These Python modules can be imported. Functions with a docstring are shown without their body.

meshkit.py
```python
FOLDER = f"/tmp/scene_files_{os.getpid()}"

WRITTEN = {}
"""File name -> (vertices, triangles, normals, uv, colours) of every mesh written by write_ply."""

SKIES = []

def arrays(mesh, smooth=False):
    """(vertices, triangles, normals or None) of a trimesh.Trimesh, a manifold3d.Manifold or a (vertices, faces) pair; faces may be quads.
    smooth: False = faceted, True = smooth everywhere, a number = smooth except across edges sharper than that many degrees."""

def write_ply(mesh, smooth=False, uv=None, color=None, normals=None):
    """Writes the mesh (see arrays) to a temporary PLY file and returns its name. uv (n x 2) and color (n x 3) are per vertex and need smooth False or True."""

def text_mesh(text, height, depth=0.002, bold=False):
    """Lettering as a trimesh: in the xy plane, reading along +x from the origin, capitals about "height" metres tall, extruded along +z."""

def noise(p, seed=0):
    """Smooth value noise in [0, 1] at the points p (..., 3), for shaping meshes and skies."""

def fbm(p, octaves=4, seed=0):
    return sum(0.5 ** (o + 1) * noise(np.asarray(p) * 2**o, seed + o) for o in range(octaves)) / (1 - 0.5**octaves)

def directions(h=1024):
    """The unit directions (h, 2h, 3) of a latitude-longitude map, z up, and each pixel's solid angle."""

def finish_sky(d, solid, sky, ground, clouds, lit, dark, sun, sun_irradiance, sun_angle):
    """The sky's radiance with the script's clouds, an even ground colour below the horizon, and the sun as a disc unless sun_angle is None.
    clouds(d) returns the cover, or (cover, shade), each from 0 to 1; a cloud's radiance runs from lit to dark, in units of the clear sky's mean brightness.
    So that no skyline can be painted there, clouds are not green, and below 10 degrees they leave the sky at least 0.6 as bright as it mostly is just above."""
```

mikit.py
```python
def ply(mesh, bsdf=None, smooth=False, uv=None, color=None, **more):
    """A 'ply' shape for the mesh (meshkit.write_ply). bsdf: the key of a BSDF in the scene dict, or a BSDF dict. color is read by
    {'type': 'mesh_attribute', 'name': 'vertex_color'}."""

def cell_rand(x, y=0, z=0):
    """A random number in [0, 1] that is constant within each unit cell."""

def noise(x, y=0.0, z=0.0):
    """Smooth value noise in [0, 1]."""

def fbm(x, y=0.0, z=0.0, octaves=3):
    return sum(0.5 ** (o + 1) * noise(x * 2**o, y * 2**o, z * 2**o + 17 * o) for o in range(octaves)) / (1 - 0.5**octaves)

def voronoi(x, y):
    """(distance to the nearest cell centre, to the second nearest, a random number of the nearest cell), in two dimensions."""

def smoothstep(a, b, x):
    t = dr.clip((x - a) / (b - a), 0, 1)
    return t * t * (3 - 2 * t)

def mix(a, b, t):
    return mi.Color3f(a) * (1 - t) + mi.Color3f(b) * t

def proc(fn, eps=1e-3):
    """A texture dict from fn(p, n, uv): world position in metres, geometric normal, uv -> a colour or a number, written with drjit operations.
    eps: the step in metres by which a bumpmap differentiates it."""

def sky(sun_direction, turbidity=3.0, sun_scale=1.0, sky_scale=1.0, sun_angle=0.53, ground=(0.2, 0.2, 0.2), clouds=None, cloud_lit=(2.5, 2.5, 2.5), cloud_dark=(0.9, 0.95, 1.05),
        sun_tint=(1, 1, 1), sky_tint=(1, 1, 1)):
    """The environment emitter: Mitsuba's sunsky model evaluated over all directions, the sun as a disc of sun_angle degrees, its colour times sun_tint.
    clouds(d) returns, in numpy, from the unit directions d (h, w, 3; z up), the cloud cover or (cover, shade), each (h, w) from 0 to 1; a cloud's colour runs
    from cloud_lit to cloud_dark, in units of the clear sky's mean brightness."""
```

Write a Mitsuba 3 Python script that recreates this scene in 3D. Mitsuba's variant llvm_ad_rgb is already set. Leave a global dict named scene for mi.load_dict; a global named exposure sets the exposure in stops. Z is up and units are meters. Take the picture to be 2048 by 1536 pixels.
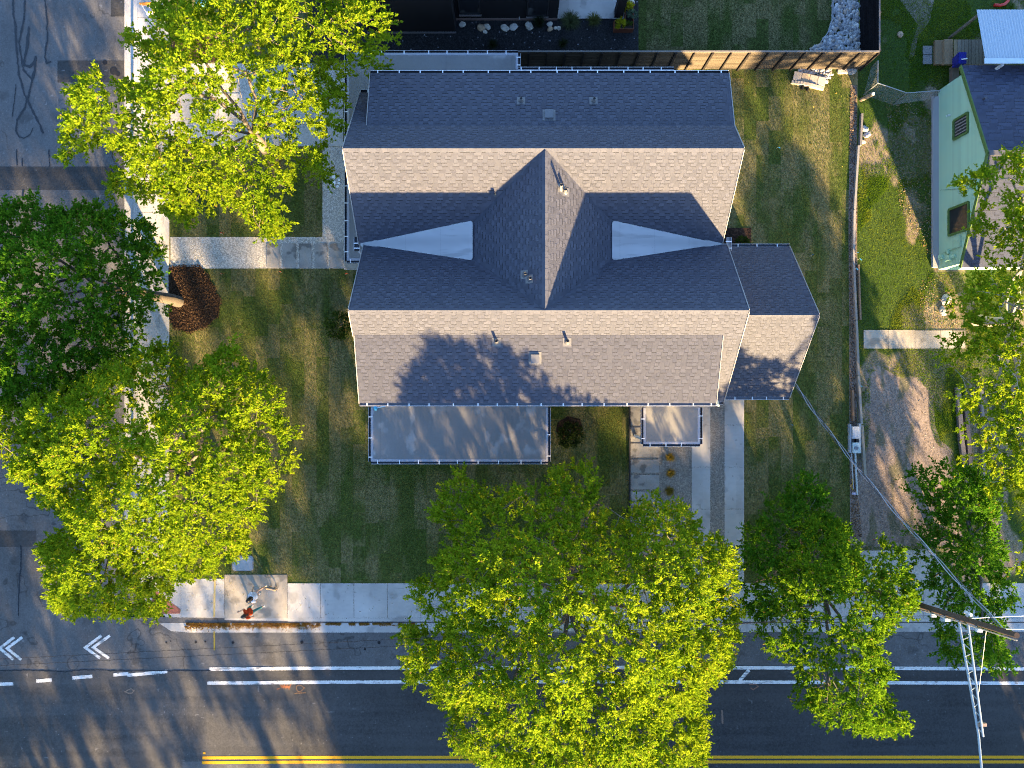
import math, random, numpy as np, trimesh, shapely, mitsuba as mi, drjit as dr
import manifold3d as m3
from shapely.geometry import Polygon, box as sbox, Point, LineString
from shapely.ops import unary_union
import mikit, meshkit
from mikit import proc, noise, fbm, voronoi, cell_rand, smoothstep, mix

T = mi.ScalarTransform4f
scene, labels = {}, {}
H, F = 35.5, 1422.0                     # camera height (m) and focal length in pixels of the 2048-wide photo
# ---------------------------------------------------------------- camera, sky, exposure
scene['camera'] = {'type': 'perspective', 'fov': math.degrees(2 * math.atan(1024 / F)), 'fov_axis': 'x', 'near_clip': 0.5, 'far_clip': 2000.0,
                   'to_world': T().look_at(origin=[0, 0, H], target=[0, 0, 0], up=[0, 1, 0])}
SUN = np.array([1.98, -4.86, 1.25])
scene['sky'] = mikit.sky(SUN.tolist(), turbidity=3.0, sun_scale=2.15, sky_scale=1.45, sun_angle=0.9, sun_tint=(0.96, 1.0, 1.06), sky_tint=(0.84, 0.96, 1.24))
exposure = 4.1

# ---------------------------------------------------------------- helpers
def P(px, py, z=0.0):
    "a pixel of the 2048 x 1536 photo to the point at height z"
    k = (H - z) / F
    return np.array([(px - 1024) * k, (768 - py) * k, z])
def P2(px, py, z=0.0): return tuple(P(px, py, z)[:2])
def PL(pts, z=0.0): return [P2(x, y, z) for x, y in pts]
def rng(seed): return np.random.default_rng(seed)

class MB:
    def __init__(s): s.v, s.f, s.c, s.n = [], [], [], 0
    def add(s, v, f, c=(0.5, 0.5, 0.5)):
        v = np.asarray(v, float).reshape(-1, 3); f = np.asarray(f, int)
        if f.shape[1] == 4: f = np.vstack([f[:, [0, 1, 2]], f[:, [0, 2, 3]]])
        s.v.append(v); s.f.append(f + s.n); s.n += len(v)
        c = np.asarray(c, float)
        s.c.append(np.broadcast_to(c, (len(v), 3)) if c.ndim == 1 else c)
        return s
    def tm(s, m, c=(0.5, 0.5, 0.5)): return s.add(m.vertices, m.faces, c)
    def box(s, a, b, c=(0.5, 0.5, 0.5), rz=0, at=None):
        a, b = np.minimum(a, b), np.maximum(a, b)
        v = np.array([[x, y, z] for x in (a[0], b[0]) for y in (a[1], b[1]) for z in (a[2], b[2])], float)
        if rz:
            o = np.array(at if at is not None else (a + b) / 2); ca, sa = math.cos(rz), math.sin(rz)
            d = v - o; v = np.stack([o[0] + ca * d[:, 0] - sa * d[:, 1], o[1] + sa * d[:, 0] + ca * d[:, 1], v[:, 2]], 1)
        f = [[0, 1, 3, 2], [4, 6, 7, 5], [0, 4, 5, 1], [2, 3, 7, 6], [0, 2, 6, 4], [1, 5, 7, 3]]
        return s.add(v, f, c)
    def beam(s, p, q, w, h, c=(0.5, 0.5, 0.5), up=(0, 0, 1)):
        "a rectangular bar from p to q, w across, h along up"
        p, q = np.asarray(p, float), np.asarray(q, float); d = q - p; d /= np.linalg.norm(d)
        up = np.asarray(up, float); a = np.cross(d, up)
        if np.linalg.norm(a) < 1e-6: a = np.cross(d, [1, 0, 0])
        a /= np.linalg.norm(a); u = np.cross(a, d)
        v = [o + a * i * w / 2 + u * j * h / 2 for o in (p, q) for i, j in ((-1, -1), (1, -1), (1, 1), (-1, 1))]
        return s.add(v, [[0, 3, 2, 1], [4, 5, 6, 7], [0, 1, 5, 4], [1, 2, 6, 5], [2, 3, 7, 6], [3, 0, 4, 7]], c)
    def tube(s, pts, r, sides=6, c=(0.5, 0.5, 0.5), cap=True):
        p = np.asarray(pts, float); k = len(p); r = np.broadcast_to(r, (k,))
        t = np.gradient(p, axis=0); t /= np.linalg.norm(t, axis=1, keepdims=True) + 1e-12
        a = np.cross(t, np.where(np.abs(t[:, 2:]) < .9, [0, 0, 1.], [1., 0, 0])); a /= np.linalg.norm(a, axis=1, keepdims=True) + 1e-12
        b = np.cross(t, a); g = np.arange(sides) * 2 * np.pi / sides
        v = p[:, None] + r[:, None, None] * (np.cos(g)[None, :, None] * a[:, None] + np.sin(g)[None, :, None] * b[:, None])
        f = []
        for i in range(k - 1):
            for j in range(sides):
                f.append([i * sides + j, i * sides + (j + 1) % sides, (i + 1) * sides + (j + 1) % sides, (i + 1) * sides + j])
        s.add(v.reshape(-1, 3), f, c)
        if cap:
            for i, fl in ((0, True), (k - 1, False)):
                ring = list(range(sides)); ff = [[0, ring[j + 1], ring[j]] if not fl else [0, ring[j], ring[j + 1]] for j in range(1, sides - 1)]
                s.add(v[i], ff, c)
        return s
    def prism(s, poly, z0, z1, c=(0.5, 0.5, 0.5)):
        for g in getattr(poly, 'geoms', [poly]):
            if g.area < 1e-6: continue
            m = trimesh.creation.extrude_polygon(g, z1 - z0, engine='earcut'); m.apply_translation([0, 0, z0]); s.tm(m, c)
        return s
    def sheet(s, poly, z, c=(0.5, 0.5, 0.5)):
        for g in getattr(poly, 'geoms', [poly]):
            if g.geom_type != 'Polygon' or g.area < 1e-6: continue
            v, f = trimesh.creation.triangulate_polygon(g, engine='earcut')
            v = np.c_[v, np.full(len(v), z)]
            n = np.cross(v[f[:, 1]] - v[f[:, 0]], v[f[:, 2]] - v[f[:, 0]])[:, 2]
            f = np.where(n[:, None] < 0, f[:, ::-1], f); s.add(v, f, c)
        return s
    def build(s, key, bsdf='paint', smooth=False, jit=0.0, seed=0, xf=None, **kw):
        v, f, c = np.vstack(s.v), np.vstack(s.f), np.vstack(s.c)
        if xf is not None: v = v @ xf[:3, :3].T + xf[:3, 3]
        if jit:
            n = meshkit.fbm(v * 7.3 + seed, 2)[:, None] - .5
            c = np.clip(c * (1 + 2 * jit * n), 0, 1)
        key = key if (key in labels and key not in scene) else fresh(key)
        scene[key] = mikit.ply((v, f), bsdf, smooth=smooth, color=c, **kw)
        return key

_count = {}
def fresh(key):
    "the key, with a three-digit number when it is taken"
    if key not in scene and key not in _count: _count[key] = 0; return key
    _count[key] = _count.get(key, 0) + 1
    return f'{key}_{_count[key]:03d}'
def thing(key, label, cat, group=None):
    key = fresh(key); labels[key] = {'label': label, 'category': cat}
    if group: labels[key]['group'] = group
    return key
def struct(key): labels[key] = {'kind': 'structure'}; return key
def stuff(key, label=None, cat=None):
    labels[key] = {'kind': 'stuff'}
    if label: labels[key]['label'] = label
    if cat: labels[key]['category'] = cat
    return key

# ---------------------------------------------------------------- materials
VC = {'type': 'mesh_attribute', 'name': 'vertex_color'}
scene['paint'] = {'type': 'twosided', 'b': {'type': 'principled', 'base_color': VC, 'roughness': 0.8, 'specular': 0.3}}
scene['satin'] = {'type': 'twosided', 'b': {'type': 'principled', 'base_color': VC, 'roughness': 0.4, 'specular': 0.5}}
scene['metal'] = {'type': 'twosided', 'b': {'type': 'principled', 'base_color': VC, 'roughness': 0.45, 'metallic': 0.6}}
scene['grit'] = {'type': 'twosided', 'b': {'type': 'diffuse', 'reflectance': VC}}
scene['leaf'] = {'type': 'principledthin', 'base_color': VC, 'roughness': 0.55, 'diff_trans': 1.1, 'spec_trans': 0.0, 'eta': 1.35}
scene['glass'] = {'type': 'thindielectric'}
scene['dark_pane'] = {'type': 'twosided', 'b': {'type': 'principled', 'base_color': {'type': 'rgb', 'value': [.02, .022, .026]}, 'roughness': 0.08, 'specular': 0.6}}

def surf(key, fn, rough=0.9, spec=0.2):
    scene[key] = {'type': 'twosided', 'b': {'type': 'principled', 'base_color': proc(fn), 'roughness': rough, 'specular': spec}}

def f_asphalt(p, n, uv):      # old grey asphalt
    g = noise(p.x * 38, p.y * 38) * .5 + noise(p.x * 17, p.y * 17) * .5
    m = fbm(p.x * .35, p.y * .35, 3., 3)
    s = fbm(p.x * 3.1, p.y * .5, 9., 3)
    v = .102 + .060 * (g - .5) + .055 * (m - .5) + .028 * (s - .5)
    stain = smoothstep(.66, .80, fbm(p.x * .9 + 7, p.y * .9, 1., 3))
    v = v * (1 - .28 * stain)
    speck = smoothstep(.90, .97, noise(p.x * 9.0, p.y * 9.0, 4.))
    v = v * (1 + .5 * speck)
    crack = smoothstep(.012, .0, dr.abs(fbm(p.x * .5 + 11, p.y * .5, 2., 4) - .5)) * smoothstep(.45, .6, fbm(p.x * .3, p.y * .3 + 5, 8., 2))
    v = v * (1 - .45 * crack)
    return mi.Color3f(v * .99, v * .98, v * .985)
def f_asphalt_dark(p, n, uv):
    g = noise(p.x * 34, p.y * 34) * .6 + noise(p.x * 13, p.y * 13) * .4
    s = fbm(p.x * .25, p.y * 4.0, 1., 3)
    m = fbm(p.x * .5, p.y * .5, 6., 3)
    v = .047 + .032 * (g - .5) + .02 * (s - .5) + .022 * (m - .5)
    v = v * (1 + 1.2 * smoothstep(.93, .985, noise(p.x * 7, p.y * 7, 2.)))
    fade = smoothstep(-6.0, -16.0, p.x) * smoothstep(-12.9, -13.1, p.y)                 # worn paler towards the junction
    v = v * (1 + .5 * fade)
    return mi.Color3f(v * 1.0, v * .985, v * .98)
def f_concrete(p, n, uv):
    g = noise(p.x * 30, p.y * 30) * .4 + noise(p.x * 5, p.y * 11) * .6
    m = fbm(p.x * .8, p.y * .8, 2., 4)
    pan = cell_rand(dr.floor(p.x / 1.67 + .3), dr.floor(p.y / 1.62), 5)
    v = .375 + .05 * (g - .5) + .14 * (m - .5) + .05 * (pan - .5)
    dirt = smoothstep(.60, .78, fbm(p.x * 1.7, p.y * 1.7, 7., 3))
    v = v * (1 - .25 * dirt) * (1 - .25 * smoothstep(.90, .97, noise(p.x * 5, p.y * 5, 3.)))
    return mi.Color3f(v, v * .975, v * .94)
def f_lawn(p, n, uv):         # thatch and soil under the blades; sod strips differ
    sx = dr.floor(p.x / .61); sy = dr.floor(p.y / 1.7 + cell_rand(sx, 3.))
    tone = cell_rand(sx, sy, 1.)
    d = fbm(p.x * 1.3, p.y * .55, 2., 3)
    g = noise(p.x * 16, p.y * 11) * .6 + noise(p.x * 37, p.y * 31) * .4
    dry = smoothstep(.40, .72, d * .75 + tone * .35)
    c = mix((.060, .082, .016), (.160, .138, .060), dry)
    seam = smoothstep(.03, .0, dr.abs(p.x / .61 - dr.round(p.x / .61))) * .25
    return c * (.45 + 1.1 * g) * (1 - seam)
def f_wild(p, n, uv):         # the neighbour's yard: green with bare dirt
    d = fbm(p.x * .55, p.y * .35, 4., 4)
    g = noise(p.x * 14, p.y * 14) * .5 + noise(p.x * 41, p.y * 37) * .5
    bare = smoothstep(.47, .57, d)
    c = mix((.035, .062, .010), (.21, .165, .115), bare)
    return c * (.5 + 1.0 * g)
def f_gravel(p, n, uv):       # pale crushed stone
    a, b, w = voronoi(p.x * 20, p.y * 20)
    v = .31 + .28 * w
    e = smoothstep(.0, .25, b - a)
    m = fbm(p.x * .9, p.y * .9, 3., 3)
    c = mix((.95, .88, .78), (1.0, .97, .92), noise(p.x * 21, p.y * 21, 5.))
    return c * (v * (.55 + .45 * e) * (.85 + .3 * m))
def f_drive(p, n, uv):        # pinkish decomposed granite drive
    a, b, w = voronoi(p.x * 14, p.y * 14)
    m = fbm(p.x * .8, p.y * .35, 3., 4)
    g = noise(p.x * 35, p.y * 35)
    v = .14 + .09 * w + .06 * (g - .5) + .14 * (m - .5)
    weed = smoothstep(.58, .72, fbm(p.x * 2.0 + 4, p.y * .7, 8., 3)) * .55
    return mix(mi.Color3f(v * 1.06, v * .85, v * .74), (.05, .065, .02), weed)
def f_black(p, n, uv):        # black chippings
    a, b, w = voronoi(p.x * 18, p.y * 18)
    v = .012 + .022 * w + .22 * smoothstep(.985, .995, w)
    return mi.Color3f(v * .95, v, v * 1.1) * smoothstep(-.1, .3, b - a)
def f_mulch(p, n, uv):
    a, b, w = voronoi(p.x * 13 + p.y * 4, p.y * 19)
    g = noise(p.x * 30, p.y * 30)
    v = (.25 + .9 * w) * (.5 + g) * smoothstep(-.2, .3, b - a)
    m = fbm(p.x * 1.5, p.y * 1.5, 3., 2)
    return mix((.030, .019, .013), (.075, .040, .024), m) * v
def f_membrane(p, n, uv):     # flat roof sheet with ponding stains
    m = fbm(p.x * .7, p.y * .7, p.z, 4)
    s = smoothstep(.55, .8, fbm(p.x * 2.2 + 3, p.y * 1.6, 6., 4))
    g = noise(p.x * 30, p.y * 30)
    v = .185 + .06 * (m - .5) + .02 * (g - .5) + .10 * s * smoothstep(.5, .62, fbm(p.x * .4, p.y * .4, 1., 2))
    seam = smoothstep(.012, .004, dr.abs(p.x / 3.0 - dr.round(p.x / 3.0)))
    return mi.Color3f(v, v * .99, v * .985) * (1 - .10 * seam)
surf('asphalt', f_asphalt); surf('asphalt_dark', f_asphalt_dark); surf('concrete', f_concrete); surf('lawn_soil', f_lawn); surf('wild_soil', f_wild)
surf('gravel_mat', f_gravel); surf('drive_gravel_mat', lambda p, n, uv: f_gravel(p, n, uv) * mi.Color3f(.56, .53, .50)); surf('drive_mat', f_drive); surf('black_gravel', f_black); surf('mulch_mat', f_mulch); surf('membrane', f_membrane, .75, .3)
# ================================================================ the setting
ZR = -0.14
def rect(x0, y0, x1, y1, z=0.0):
    a, b = P2(x0, y0, z), P2(x1, y1, z)
    return sbox(min(a[0], b[0]), min(a[1], b[1]), max(a[0], b[0]), max(a[1], b[1]))
def poly(pts, z=0.0): return Polygon(PL(pts, z)).buffer(0)
def ground_piece(key, shape, z0, z1, mat):
    b = MB()
    if z0 is None: b.sheet(shape, z1)
    else: b.prism(shape, z0, z1)
    k = b.build(key, mat); struct(k); return k

ground_piece('ground', sbox(-160, -160, 160, 160), None, -0.17, 'wild_soil')
ground_piece('side_street', rect(-330, -900, 250, 1262, ZR), None, ZR, 'asphalt')
ground_piece('main_road', rect(-2600, 1234, 4600, 1740, ZR), None, ZR + .004, 'asphalt')
lane = poly([(-2600, 1341), (0, 1340), (330, 1341), (420, 1340), (900, 1339), (4600, 1342), (4600, 1740), (-2600, 1740)], ZR)
ground_piece('road_lane', lane, None, ZR + .008, 'asphalt_dark')
for i, (x0, y0, x1, y1) in enumerate([(-330, 333, 250, 380), (115, 121, 250, 165), (222, 0, 250, 33), (-330, 1061, 72, 1094)]):
    ground_piece('asphalt_patch', rect(x0, y0, x1, y1, ZR), None, ZR + .004 + .0005 * i, 'asphalt_dark')
ground_piece('asphalt_patch', rect(365, 1523, 1040, 1740, ZR), None, ZR + .012, 'asphalt')
lot = rect(338, -1500, 4600, 1168)
ground_piece('lawn', lot, -.4, 0.0, 'lawn_soil')
wildp = poly([(1716, 108), (1756, 100), (1756, -1500), (4600, -1500), (4600, 1168), (1716, 1168)])
ground_piece('neighbour_yard', wildp, None, .004, 'wild_soil')

# kerbs and gutters
def kerb(key, shape_gutter, shape_kerb):
    k = struct(key); 
    MB().sheet(shape_gutter, ZR + .006).build(k + '__gutter', 'concrete')
    MB().prism(shape_kerb, ZR - .1, .006).build(k + '__kerbstone', 'concrete')
kerb('street_kerb', rect(249, -600, 267, 1120, ZR), rect(267, -600, 274.5, 1130))
gut = poly([(318, 1246), (342, 1262), (380, 1265), (640, 1265), (2100, 1263), (4600, 1263), (4600, 1246)], ZR)
kerb('road_kerb', gut, poly([(330, 1234), (449, 1236), (449, 1240), (575, 1242), (577, 1243), (4600, 1244), (4600, 1236.5), (577, 1236), (330, 1227)]))
corner = Point(*P2(330, 1165)).buffer(1.55).intersection(rect(274, 1090, 362, 1244))
corner = corner.union(rect(274.5, 1090, 340, 1165)).union(poly([(330, 1150), (362, 1165), (362, 1235), (330, 1232), (305, 1215)])).buffer(0)
ground_piece('corner_ramp', corner, -.2, .004, 'concrete')
tp = poly([(312, 1180), (318, 1186), (345, 1207), (361, 1218), (360, 1227), (308, 1228), (302, 1205)])
k = thing('tactile_paving', 'brick red pad of raised dots set in the corner kerb ramp', 'tactile paving')
MB().prism(tp, .0, .014, (.26, .10, .07)).build(k + '__pad', 'paint', jit=.2)
b = MB(); x0, y0, x1, y1 = tp.bounds
cone = trimesh.creation.cylinder(.016, .010, sections=6)
for gx in np.arange(x0, x1, .06):
    for gy in np.arange(y0, y1, .06):
        if tp.contains(Point(gx, gy)): b.add(cone.vertices + [gx, gy, .018], cone.faces, (.30, .12, .085))
labels[b.build(k + '__dots', 'paint')] = {'kind': 'stuff'}

def panels(key, rects, z1=.02, gap=.012, mats=None, cols=None):
    struct(key)
    bx = unary_union([rect(*r) for r in rects]).buffer(.002)
    MB().sheet(bx, .006, (.16, .14, .12)).build(key + '__bed', 'paint')
    for i, r in enumerate(rects):
        s = rect(*r).buffer(-gap, join_style=2)
        MB().prism(s, -.1, z1 + .004 * ((i * 7) % 3 - 1) * .5).build(key + '__panel', (mats[i] if mats else 'concrete'))
xs = [449, 575, 641, 708, 775, 842, 909, 976, 1043, 1110, 1177, 1244, 1311, 1378, 1445, 1512, 1579, 1646, 1713, 1780, 1847, 1914, 1981, 2048, 2115]
rs = [(362, 1157, 449, 1235)] + [(a, 1149 if a == 449 else 1166, c, 1237 if a == 449 else 1236) for a, c in zip(xs, xs[1:])]
def f_oldconc(p, n, uv):
    g = noise(p.x * 28, p.y * 28) * .5 + noise(p.x * 7, p.y * 9) * .5
    m = fbm(p.x * 1.1, p.y * 1.1, 5., 4)
    v = .30 + .06 * (g - .5) + .20 * (m - .5)
    v = v * (1 - .35 * smoothstep(.58, .75, fbm(p.x * 2.3, p.y * 2.3, 4., 3)))
    return mi.Color3f(v * 1.06, v * .96, v * .82)
surf('old_concrete', f_oldconc)
panels('sidewalk', rs, mats=['old_concrete' if r[0] == 449 else 'concrete' for r in rs])
ys = [-96, -30, 36, 101, 168, 234, 300, 361, 425, 490, 553, 624, 690, 756, 822, 888, 954, 1020, 1090]
panels('street_sidewalk', [(274.5, a, 339, c) for a, c in zip(ys, ys[1:])])
panels('ribbon_driveway', [(341, 187, 420, 236), (420, 187, 505, 236), (505, 187, 590, 236), (590, 187, 687, 236),
                           (341, 253, 420, 293), (420, 253, 505, 293), (505, 253, 590, 293), (590, 253, 687, 293)], z1=.03)
panels('double_driveway', [(1383, 780, 1420.5, 850), (1383, 850, 1420.5, 934), (1383, 934, 1420.5, 1018), (1383, 1018, 1420.5, 1104), (1383, 1104, 1420.5, 1165),
                           (1448.5, 780, 1488, 850), (1448.5, 850, 1488, 934), (1448.5, 934, 1488, 1018), (1448.5, 1018, 1488, 1104), (1448.5, 1104, 1488, 1165)], z1=.03, gap=.008)
ground_piece('driveway_apron', poly([(1700, 1102), (1868, 1098), (1890, 1166), (1690, 1166)]), -.1, .016, 'concrete')
grav = unary_union([rect(341, 127, 689, 187), rect(341, 236, 689, 253), rect(341, 474, 690, 537), rect(645, 293, 690, 480),
                    rect(688, 100, 760, 540), rect(690, 141, 1345, 165)])
ground_piece('gravel_path', grav, None, .010, 'gravel_mat')
MB().prism(poly([(690, 525), (716, 528), (716, 539), (690, 538)]), 0, .03).build('stone_step', 'old_concrete'); struct('stone_step')
grav2 = unary_union([rect(1260, 780, 1384, 1110), rect(1420, 780, 1449, 1166)])
ground_piece('gravel_drive_strip', grav2, None, .010, 'drive_gravel_mat')
drive = poly([(1730, 742), (1760, 722), (1800, 745), (1830, 742), (1866, 775), (1870, 850), (1880, 880), (1905, 900), (1930, 1000), (1935, 1100), (1700, 1104), (1700, 960), (1722, 900), (1730, 840)])
ground_piece('gravel_driveway', drive, None, .009, 'drive_mat')
ground_piece('dirt_path', poly([(1800, 0), (1845, -60), (1880, -60), (1860, 40), (1835, 75), (1830, 110), (1818, 118), (1822, 90), (1836, 50)]), None, .008, 'drive_mat')
ground_piece('dirt_strip', poly([(1701, 170), (1713, 172), (1714, 420), (1712, 700), (1716, 990), (1727, 1075), (1700, 1080), (1698, 700), (1697, 420)]), None, .012, 'drive_mat')
ground_piece('mulch_ring', poly([(341, 538), (400, 537), (420, 568), (437, 602), (434, 628), (412, 650), (378, 661), (352, 652), (341, 632)]).buffer(.08), 0, .05, 'mulch_mat')
RING = poly([(341, 538), (400, 537), (420, 568), (437, 602), (434, 628), (412, 650), (378, 661), (352, 652), (341, 632)])
ground_piece('mulch_bed', rect(341, 60, 432, 124), 0, .03, 'mulch_mat')
ground_piece('mulch_bed', rect(1430, 456, 1502, 500), 0, .03, 'mulch_mat')
ground_piece('mulch_bed', poly([(1115, 845), (1135, 832), (1160, 838), (1166, 858), (1150, 880), (1125, 878), (1112, 862)]), 0, .03, 'mulch_mat')
ground_piece('black_gravel_bed', rect(620, -400, 1277, 138), None, .010, 'black_gravel')
ground_piece('patio', poly([(1113, -200), (1250, -200), (1250, 38), (1113, 38)]), -.1, .06, 'concrete')
ground_piece('fence_planting_bed', rect(1045, 110, 1352, 148), None, .014, 'mulch_mat')

# slabs to walk on
def slabs(key, rects, mat='concrete', z=.035):
    struct(key)
    for r in rects: MB().prism(rect(*r).buffer(-.02).buffer(.02), .0, z).build(key + '__slab', mat)
def f_slab(p, n, uv):
    m = fbm(p.x * 2.2, p.y * 2.2, 3., 3); g = noise(p.x * 30, p.y * 30)
    v = .27 + .05 * (g - .5) + .12 * (m - .5)
    s = smoothstep(.56, .72, fbm(p.x * 2.6 + 9, p.y * 2.6, 1., 3))
    v = v * (1 - .45 * s)
    return mi.Color3f(v, v * .97, v * .93)
surf('slab_mat', f_slab)
slabs('front_path', [(533.5, 487, 560, 536), (565.5, 487, 592.5, 536), (598, 487, 622.5, 536), (629, 487, 654.5, 536), (660, 487, 686, 536)], 'slab_mat')
slabs('side_path', [(1261, 800, 1319, 851), (1261, 855, 1319, 883.5), (1261, 887, 1319, 914), (1261, 919, 1318, 945), (1261, 950, 1318, 978), (1261, 983, 1318, 1010), (1261, 1015, 1318, 1042), (1261, 1047, 1318, 1075)], 'slab_mat')
slabs('concrete_walk', [(1727, 660, 1776, 697), (1776.6, 660, 1829, 697), (1829.6, 661, 1880, 697), (1880.6, 661, 1930, 697)], 'old_concrete')
MB().prism(rect(1257.5, 800, 1260.5, 1100), 0, .09, (.02, .02, .022)).build('metal_edging'); labels['metal_edging'] = {'label': 'long black metal edging along the west side of the side path slabs', 'category': 'edging'}

# painted road markings and tar
WHITE, YEL = (.62, .62, .60), (.60, .30, .010)
def f_white(p, n, uv):
    g = fbm(p.x * 9, p.y * 9, 2., 3); w = smoothstep(.60, .72, fbm(p.x * 4, p.y * 14, 5., 3))
    return mix(mi.Color3f(.64, .64, .62) * (.9 + .25 * (g - .5)), (.2, .2, .2), w * .8)
surf('road_paint', f_white, .8)
def strip(pts, w, z=ZR): return LineString(PL(pts, z)).buffer(w / 2, cap_style=2, join_style=2)
def marking(key, shape, bsdf='road_paint', c=WHITE, z=ZR + .016):
    k = MB().sheet(shape, z, c).build(key, bsdf); return struct(k)
marking('lane_line', strip([(419, 1338), (600, 1336.5), (860, 1335.5), (1300, 1334.5), (2200, 1338)], .17))
marking('lane_line', strip([(415, 1366), (600, 1364.5), (860, 1363.5), (1300, 1363), (2200, 1367)], .17))
marking('lane_line', strip([(1479, 1361), (1498, 1339.5)], .17))
for pts in ([(-40, 1370), (27, 1367)], [(73, 1362), (104, 1359.5)], [(145, 1355.5), (185, 1352.5)], [(227, 1349.5), (257, 1347)], [(255, 1350.5), (335, 1342.5)]):
    marking('dashed_line', strip(pts, .17))
for tip, up, lo in (((171, 1295), (203, 1271), (200.5, 1316)), ((187, 1294.5), (220, 1271), (218, 1316)), ((0, 1296.5), (29, 1274), (27, 1319)), ((14.5, 1296.5), (45, 1274), (43, 1319))):
    marking('chevron_marking', strip([up, tip, lo], .14))
marking('centre_line', strip([(405, 1515.5), (600, 1514.5), (1300, 1514), (2200, 1514)], .15), 'paint', YEL)
marking('centre_line', strip([(404, 1525), (600, 1524), (1300, 1523.5), (2200, 1523.5)], .15), 'paint', YEL)
marking('centre_line', rect(406, 1504, 411, 1508, ZR), 'paint', YEL)
marking('utility_mark', strip([(428.5, 1262), (429, 1300)], .06), 'paint', (.45, .30, .03))
MB().sheet(strip([(430, 1158), (428.5, 1234)], .09, 0), .0255, (.48, .36, .14)).build('utility_mark_line', 'paint'); struct('utility_mark_line')
OR = (.30, .11, .045)
ws = []
for s in ([(561, 1369), (564, 1376)], [(565, 1370), (567, 1375.5), (569, 1370.5), (571, 1375.5), (572.5, 1371)], [(573, 1376), (574.5, 1371), (576, 1376)], [(576.5, 1371.5), (578, 1376), (581, 1370), (577.5, 1379)], [(554, 1378.5), (560, 1376)]):
    ws.append(strip(s, .055))
marking('spray_mark', unary_union(ws), 'paint', OR)
ring = [(593, 1372), (597, 1370), (602, 1370.5), (609, 1375.5), (602, 1382), (597, 1383), (593, 1378), (593, 1372)]
marking('spray_mark', strip(ring, .05).union(strip([(589, 1386.5), (612, 1385)], .05)), 'paint', (.24, .13, .06))
marking('spray_mark', strip([(256, 1380), (262, 1377), (268, 1381), (264, 1386), (257, 1386), (250, 1383), (256, 1380)], .05), 'paint', (.20, .15, .11))
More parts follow.
